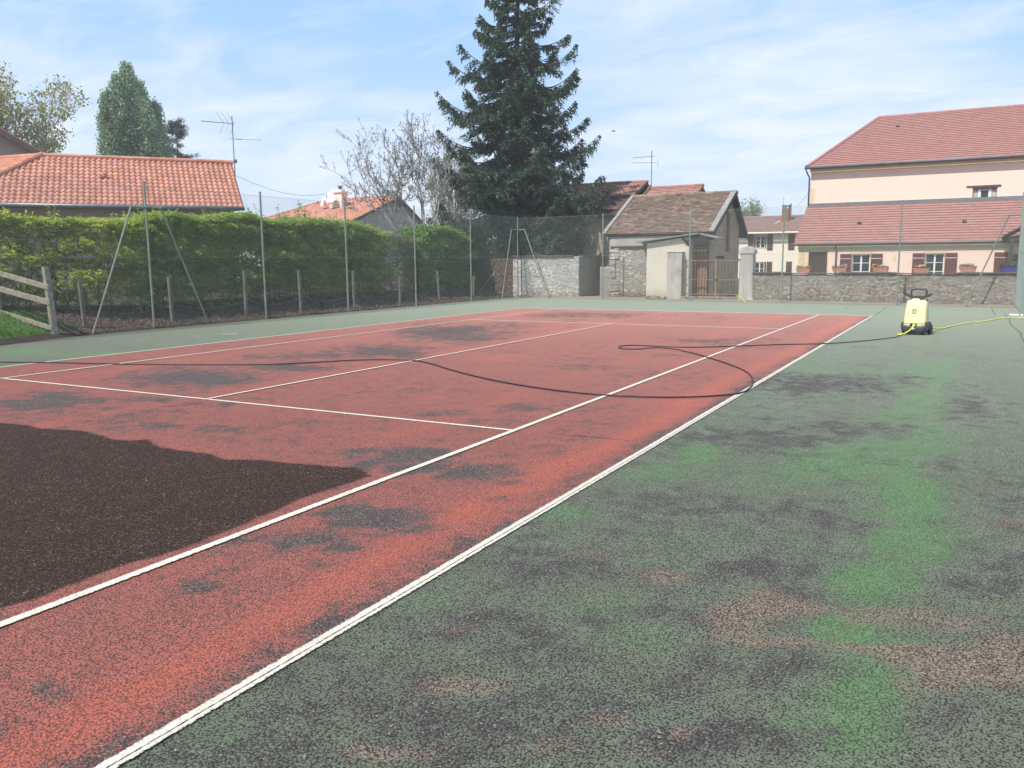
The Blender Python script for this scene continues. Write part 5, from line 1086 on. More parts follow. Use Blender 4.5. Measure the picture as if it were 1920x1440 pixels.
roof_slope('lower_roof', (-14, 25.8, 3.82), (-7.1, 25.8, 3.82), (-7.1, 28.1, 4.84), (-14, 28.1, 4.84), .16, .2, MAT['barn_old'], BA, 'rough', .028, 31)
roof_slope('upper_roof', (-14, 28.1, 4.86), (-7.6, 28.1, 4.86), (-7.6, 30, 5.68), (-14, 30, 5.68), .22, .24, MAT['barn_tiles'], BA, 'ribbed', .03, 32)
roof_slope('rear_roof', (-7.6, 33.9, 3.8), (-14, 33.9, 3.8), (-14, 30, 5.68), (-7.6, 30, 5.68), .4, .4, MAT['barn_tiles'], BA, 'flat', .03, 33)
ridge_caps('ridge', (-14, 30, 5.70), (-7.55, 30, 5.70), MAT['barn_tiles'], BA, .09)
wp(MB().bar((-7.58, 28.0, 4.78), (-7.58, 30, 5.62), .04, .14).bar((-7.58, 33.9, 3.72), (-7.58, 30, 5.62), .04, .14).build('barge_board', MAT['fascia']), BA)
wp(MB().box(-13.9, -7.2, 26.0, 26.1, 3.66, 3.78).build('eaves_board', MAT['dark_wood']), BA)
B2 = empty('tiled_annex', 'low annex with clean orange tiled roof and small gable behind the stone outbuilding', 'outbuilding', (-6, 29, 0))
b = MB().add([(-7.3, 26.4, 0), (-4.8, 26.4, 0), (-4.8, 26.4, 3.6), (-7.3, 26.4, 3.6)], [(0, 1, 2, 3)]); b.add([(-4.8, 26.4, 0), (-4.8, 33.5, 0), (-4.8, 33.5, 3.6), (-4.8, 30, 5.15), (-4.8, 26.4, 3.6)], [(0, 1, 2, 3, 4)]); b.add([(-7.3, 33.5, 0), (-7.3, 33.5, 3.6), (-4.8, 33.5, 3.6), (-4.8, 33.5, 0)], [(0, 1, 2, 3)])
wp(b.build('wall', MAT['grey_gable']), B2)
roof_slope('roof', (-7.45, 26.1, 3.55), (-4.6, 26.1, 3.55), (-4.6, 30, 5.33), (-7.45, 30, 5.33), .24, .24, MAT['barn_tiles'], B2, 'ribbed', .03, 34)
roof_slope('rear_roof', (-4.6, 33.9, 3.55), (-7.45, 33.9, 3.55), (-7.45, 30, 5.33), (-4.6, 30, 5.33), .4, .4, MAT['barn_tiles'], B2, 'flat', .03, 35)
ridge_caps('ridge', (-7.5, 30, 5.35), (-4.55, 30, 5.35), MAT['barn_tiles'], B2, .09)
wp(MB().bar((-4.59, 26.1, 3.46), (-4.59, 30, 5.27), .04, .13).bar((-4.59, 33.9, 3.46), (-4.59, 30, 5.27), .04, .13).build('barge_board', MAT['barn_tiles']), B2)
AN = mast('tv_antenna', 'tall grey television antenna rising from the barn gable against the sky', (-7.40, 30.2, 4.9), 2.4, .022)
yagi(AN, (0, 0, 0), (-.88, .1, 0), 1.3, 2.1, 9, .35).build('aerial', MAT['alu'], AN)
b = MB().tube([(-1.05, .0, 2.38), (.35, 0, 2.30)], .010, 5).tube([(.35, 0, 2.05), (.35, 0, 2.58)], .008, 4)
for k in range(5): b.tube([(-.95+k*.2, -.2, 2.375-k*.01), (-.95+k*.2, .2, 2.375-k*.01)], .005, 4)
b.build('aerial', MAT['alu'], AN)
AN.children[1].location.z = -.55
o = MB().box(-18.6, -15.2, 34, 37, 0, 2.9).build('wall', MAT['quoin']); OB = empty('yellow_shed', 'pale yellow shed wall glimpsed under the spruce branches', 'shed', (-17, 35, 0)); wp(o, OB)
roof_slope('roof', (-18.9, 33.8, 2.9), (-14.9, 33.8, 2.9), (-14.9, 37.2, 4.0), (-18.9, 37.2, 4.0), .3, .3, MAT['barn_tiles'], OB, 'flat', .03, 36)
o = MB().box(-15.25, -14.92, 27.85, 28.2, 0, 2.35).box(-15.29, -14.88, 27.81, 28.24, 2.351, 2.42).build('brick_pier', MAT['brick_wall']); tag(o, 'narrow red brick pier seen left of the spruce trunk', 'pier')

# ------------------------------------------------------------------ house behind the hedge, left
HU = np.array([.60264, .79801, 0.]); HN = np.array([-.79801, .60264, 0.])
LH = empty('tiled_house', 'low house with broad orange barrel tiled roof behind the hedge on the left', 'house', (-25, 12, 0))
E1 = np.array([-21.72, 15.24, 4.1]); E0 = np.array([-28.78, 5.90, 4.1]); R1 = np.array([-24.85, 17.60, 6.5]); R0 = np.array([-29.93, 11.0, 6.5])
roof_slope('roof', E0, E1, R1, R0, .355, .235, MAT['romane'], LH, 'barrel', .030, 41)
Wd = np.array([-.985, -.17, 0.]); Q0 = R0+Wd*9; E2 = E0+Wd*8
roof_slope('wing_roof', E2, E0, R0, Q0, .355, .235, MAT['romane_lit'], LH, 'barrel', .030, 42)
F1 = R1+(R1-E1)*np.array([1, 1, -1]); F0 = R0+HN*3.93+HU*0-np.array([0, 0, 2.4])
wp(MB().add([R0, R1, F1, F0], [(0, 1, 2, 3)]).build('rear_roof', MAT['romane']), LH)
ridge_caps('ridge', R0+np.array([0, 0, .05]), R1+np.array([0, 0, .05]), MAT['romane'], LH, .12, .4); ridge_caps('ridge', Q0, R0+np.array([0, 0, .05]), MAT['romane_lit'], LH, .12, .4); ridge_caps('hip_ridge', E0+np.array([0, 0, .08]), R0+np.array([0, 0, .08]), MAT['romane_lit'], LH, .14, .4)
gz = np.array([0, 0, 1.])
wp(MB().tube([E0-HN*.10-gz*.04, E1-HN*.10-gz*.04], .09, 8).tube([E2-gz*.04, E0-HN*.1-gz*.04], .09, 8).build('gutter', MAT['zinc'], smooth=True), LH)
wi = E1+HN*1.0-HU*.35; wj = E0+HN*1.0+HU*.9
b = MB(); b.add([wj*[1, 1, 0], wi*[1, 1, 0], wi*[1, 1, 0]+gz*4.3, wj*[1, 1, 0]+gz*4.3], [(0, 1, 2, 3)])
g0 = wi*[1, 1, 0]; g2 = g0+HN*6.7; b.add([g0, g2, g2+gz*4.3, (R1-HU*.35)*[1, 1, 0]+gz*6.4, g0+gz*4.3], [(0, 1, 2, 3, 4)])
wp(b.build('wall', MAT['house_wall']), LH)
b = MB(); b.add([E0+HN*.04-gz*.1, E1+HN*.04-gz*.1, wi*[1, 1, 0]+gz*4.0, wj*[1, 1, 0]+gz*4.0], [(0, 1, 2, 3)]); wp(b.build('soffit', MAT['fascia']), LH)
rn = np.cross(HU, (R1-E1)/np.linalg.norm(R1-E1)); sl = (R1-E1)/np.linalg.norm(R1-E1)
vt = E0+HU*5.9+sl*2.55; wp(MB().tube([vt+gz*.02, vt+gz*.16+HU*.05], .12, 8).tube([vt+gz*.17-HU*.1, vt+gz*.17+HU*.16], .11, 8).build('vent_tile', MAT['romane'], smooth=True), LH)
AB = R1+HU*.12+gz*(-.75)+HN*.0
AN = mast('tv_antenna', 'large television antenna at the gable end of the orange roofed house', tuple(AB), 3.05, .024)
d = unit(np.array([-.84, -1.10, 0.])); s = np.array([-d[1], d[0], 0])
b = MB(); a0 = np.array([0, 0, 2.68]); b.tube([a0-d*.1, a0+d*1.45+gz*.05], .016, 5)
for k in range(14): q = a0+d*(.35+k*.08)+gz*.02; b.tube([q-s*.13, q+s*.13], .007, 4)
for k, ln in ((-.08, .62), (.16, .62), (.40, .62)):
    q = a0+d*k; b.bar(q+gz*.02, q+gz*.52+d*.32, .022, .014); b.bar(q-gz*.02, q-gz*.50+d*.22, .022, .014) if k != .16 else b.tube([q, q-gz*.4+d*.15], .006, 4)
b.build('aerial', MAT['alu'], AN)
b = MB(); a0 = np.array([0, 0, 1.95]); b.tube([a0+d*.15, a0-d*1.35], .008, 4)
for k in range(5): q = a0-d*(.1+k*.3); b.tube([q-s*.2, q+s*.2], .006, 4)
b.bar(a0-d*.15, a0-d*.4, .05, .03); b.build('aerial', MAT['alu'], AN)
MB().box(-.02, .14, -.05, .05, .78, .95).build('junction_box', MAT['alu'], AN)
TH = empty('gabled_house', 'taller house with dark purple gable edge at the far left behind the orange roof', 'house', (-38, 15, 0))
p1 = np.array([-36.8, 15.94, 7.47])+HU*1.6-gz*1.0; ap = np.array([-38.17, 14.13, 8.89])-HU*3.2+gz*2.0; p2 = ap-(p1-ap)*np.array([1, 1, 0])+gz*(p1-ap)[2]
dp = HN*9
for (a_, c_) in ((p1, ap), (p2, ap)):
    b = MB(); b.add([a_, c_, c_+dp, a_+dp, a_-gz*.1, c_-gz*.1, c_-gz*.1+dp, a_-gz*.1+dp], [(0, 1, 2, 3), (4, 7, 6, 5), (0, 4, 5, 1), (1, 5, 6, 2), (2, 6, 7, 3), (3, 7, 4, 0)]); wp(b.build('roof', MAT['barn_tiles']), TH)
b = MB().bar(p1-gz*.22-HN*.02, ap-gz*.22-HN*.02, .05, .26).bar(p2-gz*.22-HN*.02, ap-gz*.22-HN*.02, .05, .26)
o_ = HN*.7; b.add([p1-gz*.12, ap-gz*.12, ap-gz*.12+o_, p1-gz*.12+o_], [(0, 1, 2, 3)]); b.add([p2-gz*.12, ap-gz*.12, ap-gz*.12+o_, p2-gz*.12+o_], [(0, 1, 2, 3)])
wp(b.build('barge_board', MAT['fascia']), TH)
w1 = p1*[1, 1, 0]+o_-HU*.6; w2 = p2*[1, 1, 0]+o_+HU*.6; z1 = p1[2]-.1+.37
b = MB().add([w2, w1, w1+gz*z1, ap*[1, 1, 0]+o_+gz*(ap[2]-.12), w2+gz*z1], [(0, 1, 2, 3, 4)]); b.add([w1, w1+HN*8, w1+HN*8+gz*z1, w1+gz*z1], [(0, 1, 2, 3)]); wp(b.build('wall', MAT['house_wall']), TH)

# ------------------------------------------------------------------ house with satellite dishes, centre left
H2 = empty('dish_house', 'house with orange roof, grey gable and white chimney behind the hedge', 'house', (-29, 31, 0))
rf = 3.5; ryz = [(25.9, 3.45), (32.9, 5.86), (37.2, 3.35)]
roof_slope('roof', (-35.6, 25.9, 3.45), (-25.8, 25.9, 3.45), (-25.8, 32.9, 5.86), (-32.0, 32.9, 5.86), .36, .3, MAT['romane'], H2, 'barrel', .025, 51)
roof_slope('roof', (-25.8, 37.2, 3.35), (-35.6, 37.2, 3.35), (-32.0, 32.9, 5.86), (-25.8, 32.9, 5.86), .45, .4, MAT['romane'], H2, 'flat', .025, 52)
roof_slope('roof', (-35.6, 37.2, 3.4), (-35.6, 25.9, 3.45), (-32.0, 32.9, 5.86), (-32.0, 32.91, 5.86), .45, .4, MAT['romane'], H2, 'flat', .025, 53)
ridge_caps('ridge', (-32, 32.9, 5.9), (-25.75, 32.9, 5.9), MAT['romane'], H2, .1); ridge_caps('hip_ridge', (-35.6, 25.9, 3.5), (-32, 32.9, 5.9), MAT['romane'], H2, .1)
b = MB().add([(-26, 26.4, 0), (-26, 36.8, 0), (-26, 36.8, 3.45), (-26, 32.9, 5.74), (-26, 26.4, 3.5)], [(0, 1, 2, 3, 4)]); b.add([(-35.2, 26.4, 0), (-26, 26.4, 0), (-26, 26.4, 3.5), (-35.2, 26.4, 3.5)], [(0, 1, 2, 3)])
wp(b.build('wall', MAT['grey_gable']), H2)
wp(MB().bar((-25.8, 25.9, 3.38), (-25.8, 32.9, 5.79), .04, .16).bar((-25.8, 37.2, 3.28), (-25.8, 32.9, 5.79), .04, .16).build('barge_board', MAT['dark_wood']), H2)
ck = wp(MB().box(-29.95, -28.9, 30.7, 31.3, 4.9, 6.15).build('chimney', MAT['cream_wall']), H2)
MB().box(-30.03, -28.82, 30.62, 31.38, 6.15, 6.24).box(-29.85, -29.0, 30.8, 31.2, 6.241, 6.36).build('chimney_cap', MAT['cream_wall'], ck)
MB().tube([(-29.25, 31, 6.36), (-29.25, 31, 6.55)], .12, 8).tube([(-29.25, 31, 6.58), (-29.25, 31, 6.61)], .2, 8).build('cowl', MAT['gutter'], ck)
def dish(c, dirv, r_):
    c = np.array(c, float); d = unit(np.array(dirv, float)); a = unit(np.cross(d, [0, 0, 1.])); b_ = np.cross(a, d); vs = []; fs = []; n_ = 20
    for i, (k, off) in enumerate(((.02, -.12), (.4, -.10), (.75, -.045), (1, 0.))):
        for j in range(n_): t = 2*math.pi*j/n_; vs.append(c+r_*k*(math.cos(t)*a+math.sin(t)*b_)*1.0+d*off*r_*2)
    for i in range(3):
        for j in range(n_): fs.append((i*n_+j, i*n_+(j+1) % n_, (i+1)*n_+(j+1) % n_, (i+1)*n_+j))
    return MB().add(vs, fs), c, d
for (c, dv, r_, lab) in (((-29.55, 30.25, 5.80), (.25, -1, .35), .38, 'large white satellite dish on the right side of the white chimney'), ((-30.35, 30.45, 5.55), (-.55, -1, .3), .30, 'smaller white satellite dish left of the white chimney')):
    b, cc, dd = dish(c, dv, r_); e_ = empty('satellite_dish', lab, 'satellite dish', tuple(cc)); o = wp(b.build('reflector', MAT['dish'], smooth=True), e_)
    wp(MB().tube([cc-dd*.1, cc-dd*.2+gz*-.1, (cc[0]+.15, 30.72, cc[2]-.25)], .025, 6).build('bracket', MAT['alu']), e_)
    wp(MB().tube([cc-gz*r_*.9, cc+dd*r_*1.1-gz*.15], .012, 5).tube([cc+dd*r_*1.1-gz*.15, cc+dd*r_*1.1-gz*.02], .035, 6).build('feed_arm', MAT['alu']), e_)
AN = mast('tv_antenna', 'thin distant antenna mast between the two orange roofs', (-41, 29.6, 2), 5.4, .03)
yagi(AN, (0, 0, 0), (1, .3, 0), .9, 5.1, 4, .5).build('aerial', MAT['alu'], AN)
pw = [np.array([-24.9, 17.6, 6.0])*(1-t)+np.array([-30.1, 31, 6.15])*t-gz*.5*math.sin(math.pi*t) for t in np.linspace(0, 1, 14)]
o = MB().tube(pw, .010, 4).build('power_cable', MAT['black_rubber']); tag(o, 'thin cable sagging between the orange roof and the white chimney', 'cable')
pw = [np.array([-5.5, 61, 5.9])*(1-t)+np.array([-1.7, 47, 6.8])*t-gz*.25*math.sin(math.pi*t) for t in np.linspace(0, 1, 10)]
o = MB().tube(pw, .012, 4).build('power_cable', MAT['black_rubber']); tag(o, 'thin cable from the cream house chimney to the pink house', 'cable')
# ------------------------------------------------------------------ vegetation
def hedge(label, cat, name, y0, y1, top, xf, thick, nleaf, mat, zb=0.45, seed=0, lsz=(.06, .10), shelf=1.0, mat2=None, sparse=0.0, shoots=24, group=None):
    """clipped shrub row: leaves gathered in overlapping sprays over a tangle of stems"""
    rg = np.random.default_rng(seed); R_ = empty(name, label, cat, (float(xf(y1) if callable(xf) else xf)-thick*.5, (y0+y1)/2, 0.3), 0, group)
    # sprays: small fans of leaves leaning out of the face
    ns = int(nleaf*1.5)//14
    y = rg.uniform(y0, y1, ns); f = rg.random(ns)**0.85; tp = top(y); 
    zlow = zb-.08+0.35*rg.random(ns)
    z = zlow+(tp-zlow)*f
    endf = np.minimum(1, np.minimum(y-y0, y1-y)/.5+.15)
    bulge = 0.42*(fbm(y*1.3+seed, z*1.6, seed*1.3, 3)-.5)*2+0.21*np.sin(z*9+3*fbm(y*.9, z*.5, 2.0+seed)*6)*shelf
    rd = 1-((z-zb)/(tp-zb+.01))**6*.7
    depth = np.where(rg.random(ns) < .62, rg.exponential(.14, ns), rg.uniform(.1, thick, ns)); onTop = rg.random(ns) < .20
    depth = np.where(onTop, rg.uniform(0, thick, ns), depth); z = np.where(onTop, tp-rg.exponential(.08, ns), z)
    xfy = xf(y) if callable(xf) else xf
    x = xfy+(bulge-.10)*rd-(1-rd)*.45-np.minimum(depth, thick)
    if sparse > 0:
        keep = fbm(y*2.2+seed, z*2.2, 5.0) > sparse; x, y, z = x[keep], y[keep], z[keep]; ns = len(x)
    out = np.stack([np.where(rg.random(ns) < .8, 1.0, -.3)*rg.uniform(.5, 1, ns), rg.normal(0, .6, ns), rg.uniform(-.15, .55, ns)], -1); out = unit(out)
    sv = rg.random(ns)
    C_ = np.repeat(np.stack([x, y, z], -1), 14, 0); O_ = np.repeat(out, 14, 0); t = np.tile(np.linspace(-.02, .24, 14), ns)[:, None]
    side = unit(np.cross(O_, [0, 0, 1.])); sg = np.tile(np.array([1, -1]*7), ns)[:, None]
    droop = np.zeros_like(C_); droop[:, 2] = -(t[:, 0]**2)*1.6
    c = C_+O_*t+droop+side*sg*.03+rg.normal(0, .016, C_.shape)
    d = unit(side*sg*.8+O_*.7+rg.normal(0, .35, C_.shape)+np.array([0, 0, -.25])); w = unit(np.cross(d, np.array([0, 0, 1.])+rg.normal(0, .45, C_.shape)))
    v, fa = kites(c, d, w, rg.uniform(*lsz, len(c)), rg.uniform(lsz[0]*.55, lsz[1]*.55, len(c)))
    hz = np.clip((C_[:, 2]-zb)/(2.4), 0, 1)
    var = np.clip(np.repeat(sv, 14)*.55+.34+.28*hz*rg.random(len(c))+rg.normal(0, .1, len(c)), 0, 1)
    if shoots:                                   # loose young shoots standing out of the top
        m2 = int((y1-y0)*shoots*.45); ys_ = rg.uniform(y0+.1, y1-.1, m2); q_ = []
        for yy in ys_:
            hh = rg.exponential(.10)+.04; x_ = (float(xf(yy)) if callable(xf) else xf)-rg.uniform(.1, thick*.8); z_ = float(top(np.array([yy]))[0])-.05; l1, l2 = rg.normal(0, .25, 2)
            for k in range(int(hh/.028)+2): q_.append((x_+l1*k*.028+rg.normal(0, .022), yy+l2*k*.028+rg.normal(0, .022), z_+k*.028))
        q_ = np.array(q_); d = unit(rg.normal(size=q_.shape)*[1, 1, .6]); v2, f2 = kites(q_, d, unit(np.cross(d, np.array([0, 0, 1.])+rg.normal(0, .5, q_.shape))), rg.uniform(*lsz, len(q_)), rg.uniform(lsz[0]*.55, lsz[1]*.55, len(q_)))
        fa = np.concatenate([fa, f2+len(v)]); v = np.concatenate([v, v2]); var = np.concatenate([var, rg.uniform(.45, 1, len(q_))])
    wp(npmesh('foliage', v, fa, mat, var=var), R_)
    st = MB(); n = int((y1-y0)*5)
    for i in range(n):
        yy = rg.uniform(y0+.1, y1-.1); xx = (float(xf(yy)) if callable(xf) else xf)-rg.uniform(.15, thick); h = float(top(np.array([yy]))[0])-.3
        pts = [(xx+rg.normal(0, .04)*k, yy+rg.normal(0, .05)*k, zb-.3+(h-zb+.3)*k/5) for k in range(6)]; st.tube(pts, [.022-.003*k for k in range(6)], 4)
    wp(st.build('stems', MAT['bark']), R_)
    return R_
iy = lambda ys, zs: (lambda y: np.interp(y, ys, zs)+0.17*(fbm(np.asarray(y)*2.3, np.asarray(y)*0, 3.0, 4)-.5)*2)
topA = iy([-8, -2.2, -.9, 0, 2], [3.1, 2.95, 2.7, 2.66, 2.8]); topB = iy([1.5, 4, 5.4, 7], [2.85, 2.9, 2.98, 2.95]); topC = iy([6.6, 9.5, 11, 11.8], [2.95, 2.98, 2.85, 2.5])
topD = iy([11.2, 12, 13, 14.2], [2.1, 2.55, 2.6, 2.2]); topE = iy([13.4, 14.5, 16, 17.6], [2.3, 2.85, 2.95, 2.5])
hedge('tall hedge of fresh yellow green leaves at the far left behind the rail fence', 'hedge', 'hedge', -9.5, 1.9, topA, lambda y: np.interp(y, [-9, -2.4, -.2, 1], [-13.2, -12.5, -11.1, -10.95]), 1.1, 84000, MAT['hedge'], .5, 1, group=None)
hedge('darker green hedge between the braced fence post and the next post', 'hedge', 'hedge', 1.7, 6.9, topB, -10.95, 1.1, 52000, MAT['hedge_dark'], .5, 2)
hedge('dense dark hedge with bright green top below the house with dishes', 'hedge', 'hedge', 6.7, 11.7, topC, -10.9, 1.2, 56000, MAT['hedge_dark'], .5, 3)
hedge('thin greyish shrub between the dark hedge and the round green bush', 'shrub', 'shrub', 11.5, 13.9, topD, -11.0, .8, 13000, MAT['thin_shrub'], .5, 4, (.035, .06), .3, sparse=.36)
hedge('round bright green bush left of the spruce behind the fence', 'bush', 'bush', 13.6, 17.5, topE, -10.9, 1.3, 44000, MAT['bush'], .45, 5)
hedge('dark evergreen shrub mixed with dead ivy at the left corner of the court', 'shrub', 'shrub', 17.4, 20.2, iy([17.4, 18.5, 20.2], [2.2, 3.1, 3.4]), -11.6, 1.6, 30000, MAT['ivy'], .3, 6, (.05, .09), .5)

def branch_tree(rg, base, h, spread, levels, r0, up=.5, nchild=(3, 4), nstem=1, ratio=.68, gnarl=.18, lean=(0, 0), first=.28):
    """recursive limbs; returns list of polylines with radii and the list of tips (pos, dir)"""
    lines_ = []; tips = []
    def grow(p, d, L, r, lv):
        n = 4; pts = [p]; rs = [r]
        for i in range(n):
            d = unit(d+rg.normal(0, gnarl, 3)+np.array([0, 0, up*.10])); p = p+d*L/n; pts.append(p); rs.append(r*(1-.42*(i+1)/n))
            if lv < levels and lv > 0 and rg.random() < .55:
                a = unit(d+rg.normal(0, .75, 3)); grow(p, a, L*ratio*rg.uniform(.5, .9), rs[-1]*.5, lv+1 if lv+1 > 1 else 2)
        lines_.append((pts, rs))
        if lv >= levels: tips.append((p, d)); return
        for k in range(rg.integers(nchild[0], nchild[1]+1)):
            az = rg.uniform(0, 2*math.pi); a = np.array([math.cos(az), math.sin(az), 0])*spread+d*1.0+np.array([0, 0, up*.4]); a = unit(a)
            grow(p, a, L*ratio*rg.uniform(.75, 1.15), rs[-1]*.72, lv+1)
    base = np.array(base, float)
    for k in range(nstem):
        az = 2*math.pi*k/nstem+rg.uniform(0, 1); d = unit(np.array([math.cos(az)*.35*(nstem > 1)+lean[0], math.sin(az)*.35*(nstem > 1)+lean[1], 1.0]))
        grow(base+np.array([math.cos(az), math.sin(az), 0])*.12*(nstem > 1), d, h*first, r0, 0)
    return lines_, tips
def tubes_mesh(name, lines_, mat, parent, minr=.006, n=5):
    b = MB()
    for pts, rs in lines_: b.tube(pts, [max(minr, r) for r in rs], n if rs[0] > .03 else 3, cap=False)
    return wp(b.build(name, mat, smooth=True), parent)
def clump_leaves(rg, cen, rad, per, L, W, upb=.3, flat=1.0):
    n = len(cen); c = np.repeat(cen, per, 0); r_ = np.repeat(np.broadcast_to(rad, (n,)), per)[:, None]
    off = rg.normal(size=c.shape)*.5; off[:, 2] *= flat; c = c+off*r_; m_ = len(c); d = rg.normal(size=(m_, 3)); d[:, 2] -= upb; d = unit(d)
    w = unit(np.cross(d, rg.normal(size=(m_, 3)))); v, f = kites(c, d, w, rg.uniform(L*.7, L*1.3, m_), rg.uniform(W*.7, W*1.3, m_))
    return v, f, np.clip(np.repeat(rg.random(n), per)*.6+rg.random(m_)*.4, 0, 1)

# the big spruce
def spruce():
    rg = np.random.default_rng(12); T_ = empty('spruce_tree', 'tall dark spruce tree towering over the far left corner of the court', 'tree', (-12.1, 24.0, 0))
    B0 = np.array([-12.1, 24.0, 0.0]); H = 18.2
    tr = MB().tube([B0+np.array([0.03*math.sin(z), .03*math.cos(z*1.3), z]) for z in np.linspace(0, H, 24)], [max(.025, .30*(1-z/H)**.9+.01) for z in np.linspace(0, H, 24)], 10)
    wp(tr.build('trunk', MAT['spruce_bark'], smooth=True), T_)
    prof_h = [1.0, 2, 3.5, 5.5, 7.5, 9, 11, 12.5, 14, 16, 17.3, 18.2]; prof_r = [3.7, 4.3, 4.6, 4.5, 4.1, 3.8, 3.15, 2.5, 1.75, 1.0, .5, .1]
    wood = MB(); CC = []; DD = []; WW = []; LL = []; WI = []; VV = []
    z = 1.3; right = np.array([.877, .48, 0.])
    while z < H-.15:
        nb = rg.integers(5, 8) if z < 15 else 4; az0 = rg.uniform(0, 6.28)
        for k in range(nb):
            az = az0+2*math.pi*k/nb+rg.normal(0, .16); zz_ = z+rg.uniform(-.2, .2)
            L = np.interp(zz_, prof_h, prof_r)*rg.choice([.60, .76, .9, 1.0, 1.12], p=[.20, .26, .24, .20, .10])
            hd = np.array([math.cos(az), math.sin(az), 0.])
            if zz_ < 3.2 and hd@right < -.2: L *= .75
            up = np.interp(zz_, [0, 5, 10, 15, 18], [-.42, -.24, -.06, .22, .7])
            n = 10; pts = []
            for i in range(n+1):
                t = i/n; zq = zz_+L*(up*t*(1-.25*t)-.22*math.sin(math.pi*t*.8)*(1 if zz_ < 12 else .4)+.22*t**3)
                pts.append(np.array([B0[0], B0[1], 0])+hd*L*t*(1-.02*t)+np.array([0, 0, zq]))
            if zz_ < 1.9: pts = [q+np.array([0, 0, .25]) for q in pts]
            wood.tube(pts, [.055*(1-i/n)*(.4+L/6)+.006 for i in range(n+1)], 4, cap=False)
            P_ = np.array(pts); lat = np.array([-hd[1], hd[0], 0.])
            nt = int(L*13)+6
            for j in range(nt):
                t = rg.uniform(.03, 1.0)**.88; t = rg.uniform(.82, 1.0) if j % 5 == 0 else t; q = np.array([np.interp(t*n, np.arange(n+1), P_[:, a]) for a in range(3)]); sg = 1 if j % 2 else -1
                tl = (L*.36*(1-t)**.8+.22)*rg.uniform(.65, 1.2); dr = unit(lat*sg*rg.uniform(.65, 1.05)+hd*rg.uniform(.5, .9)+np.array([0, 0, -.10]))
                m_ = max(3, int(tl/.085)); ts = (np.arange(m_)+.5)/m_
                drp = -.28*ts**2*tl-.04
                c = q+dr*ts[:, None]*tl; c[:, 2] += drp
                # needle sprays: along the twig and hanging from it
                for rep in range(3):
                    cj = c+rg.normal(0, .022, c.shape)
                    if rep == 0: d = unit(dr+rg.normal(0, .25, c.shape)+np.array([0, 0, .05])); ln = rg.uniform(.14, .22, m_); wd = rg.uniform(.055, .085, m_)
                    elif rep == 1: d = unit(dr*.4+lat*rg.normal(0, .6)+rg.normal(0, .35, c.shape)+np.array([0, 0, -.8])); ln = rg.uniform(.16, .34, m_); wd = rg.uniform(.045, .075, m_); cj[:, 2] -= ln*.38
                    else: d = unit(np.cross(dr, [0, 0, 1.])*rg.choice([-1, 1])+dr*.7+rg.normal(0, .3, c.shape)); ln = rg.uniform(.12, .22, m_); wd = rg.uniform(.045, .07, m_)
                    CC.append(cj); DD.append(d); WW.append(unit(np.cross(d, rg.normal(size=d.shape)+(np.array([0, 0, 1.5]) if rep != 1 else 0)))); LL.append(ln); WI.append(wd)
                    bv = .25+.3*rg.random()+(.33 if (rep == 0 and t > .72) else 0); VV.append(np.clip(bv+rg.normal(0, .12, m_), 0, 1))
        z += np.interp(z, [0, 6, 14, 18], [.36, .46, .50, .30])
    C_ = np.concatenate(CC); v, f = kites(C_, np.concatenate(DD), np.concatenate(WW), np.concatenate(LL), np.concatenate(WI))
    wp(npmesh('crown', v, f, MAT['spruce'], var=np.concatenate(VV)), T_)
    wp(wood.build('limbs', MAT['spruce_bark']), T_)
spruce()

# bare budding tree behind the hedge
T_ = empty('budding_tree', 'nearly bare tree with grey branches just coming into bud', 'tree', (-15.6, 21.4, 0.3))
rg = np.random.default_rng(31)
ln, tips = branch_tree(rg, (-15.8, 20.3, .3), 9.8, .60, 4, .10, .6, (2, 3), 5, .74, .13, first=.27)
ln = [([np.array([q[0], q[1], min(q[2], 99)]) for q in p], r) for p, r in ln]
tubes_mesh('limbs', ln, MAT['bark_grey'], T_, .010, 6)
tp = np.array([t[0] for t in tips]); mids = np.array([p[i] for p, r in ln if r[0] < .035 for i in (2, 4)])
v, f, va = clump_leaves(rg, np.concatenate([tp, mids[::2]]), .07, 4, .075, .045); wp(npmesh('crown', v, f, MAT['buds'], var=va), T_)

# willow behind it
T_ = empty('willow_tree', 'pale green drooping willow between the bare tree and the spruce', 'tree', (-20.5, 31, 0))
rg = np.random.default_rng(32)
ln, tips = branch_tree(rg, (-20.5, 31.0, 0), 9.6, .30, 4, .17, 1.2, (2, 3), 3, .70, .12, first=.32)
tubes_mesh('limbs', ln, MAT['bark_grey'], T_, .012, 5)
pts = np.array([p[i] for p, r in ln if r[0] < .06 for i in (2, 3, 4)]); k = rg.integers(0, len(pts), 900); cs = pts[k]
st = []; 
for c in cs:
    Lh = rg.uniform(.5, 1.8); t = np.linspace(0, 1, 14)[:, None]; st.append(c+np.array([rg.normal(0, .2), rg.normal(0, .2), -Lh])*t)
st = np.concatenate(st); n = len(st); d = unit(rg.normal(size=(n, 3))*.5+np.array([0, 0, -1.])); v, f = kites(st+rg.normal(0, .03, st.shape), d, unit(np.cross(d, rg.normal(size=(n, 3)))), rg.uniform(.09, .15, n), rg.uniform(.02, .035, n))
wp(npmesh('crown', v, f, MAT['willow'], var=rg.random(n)), T_)

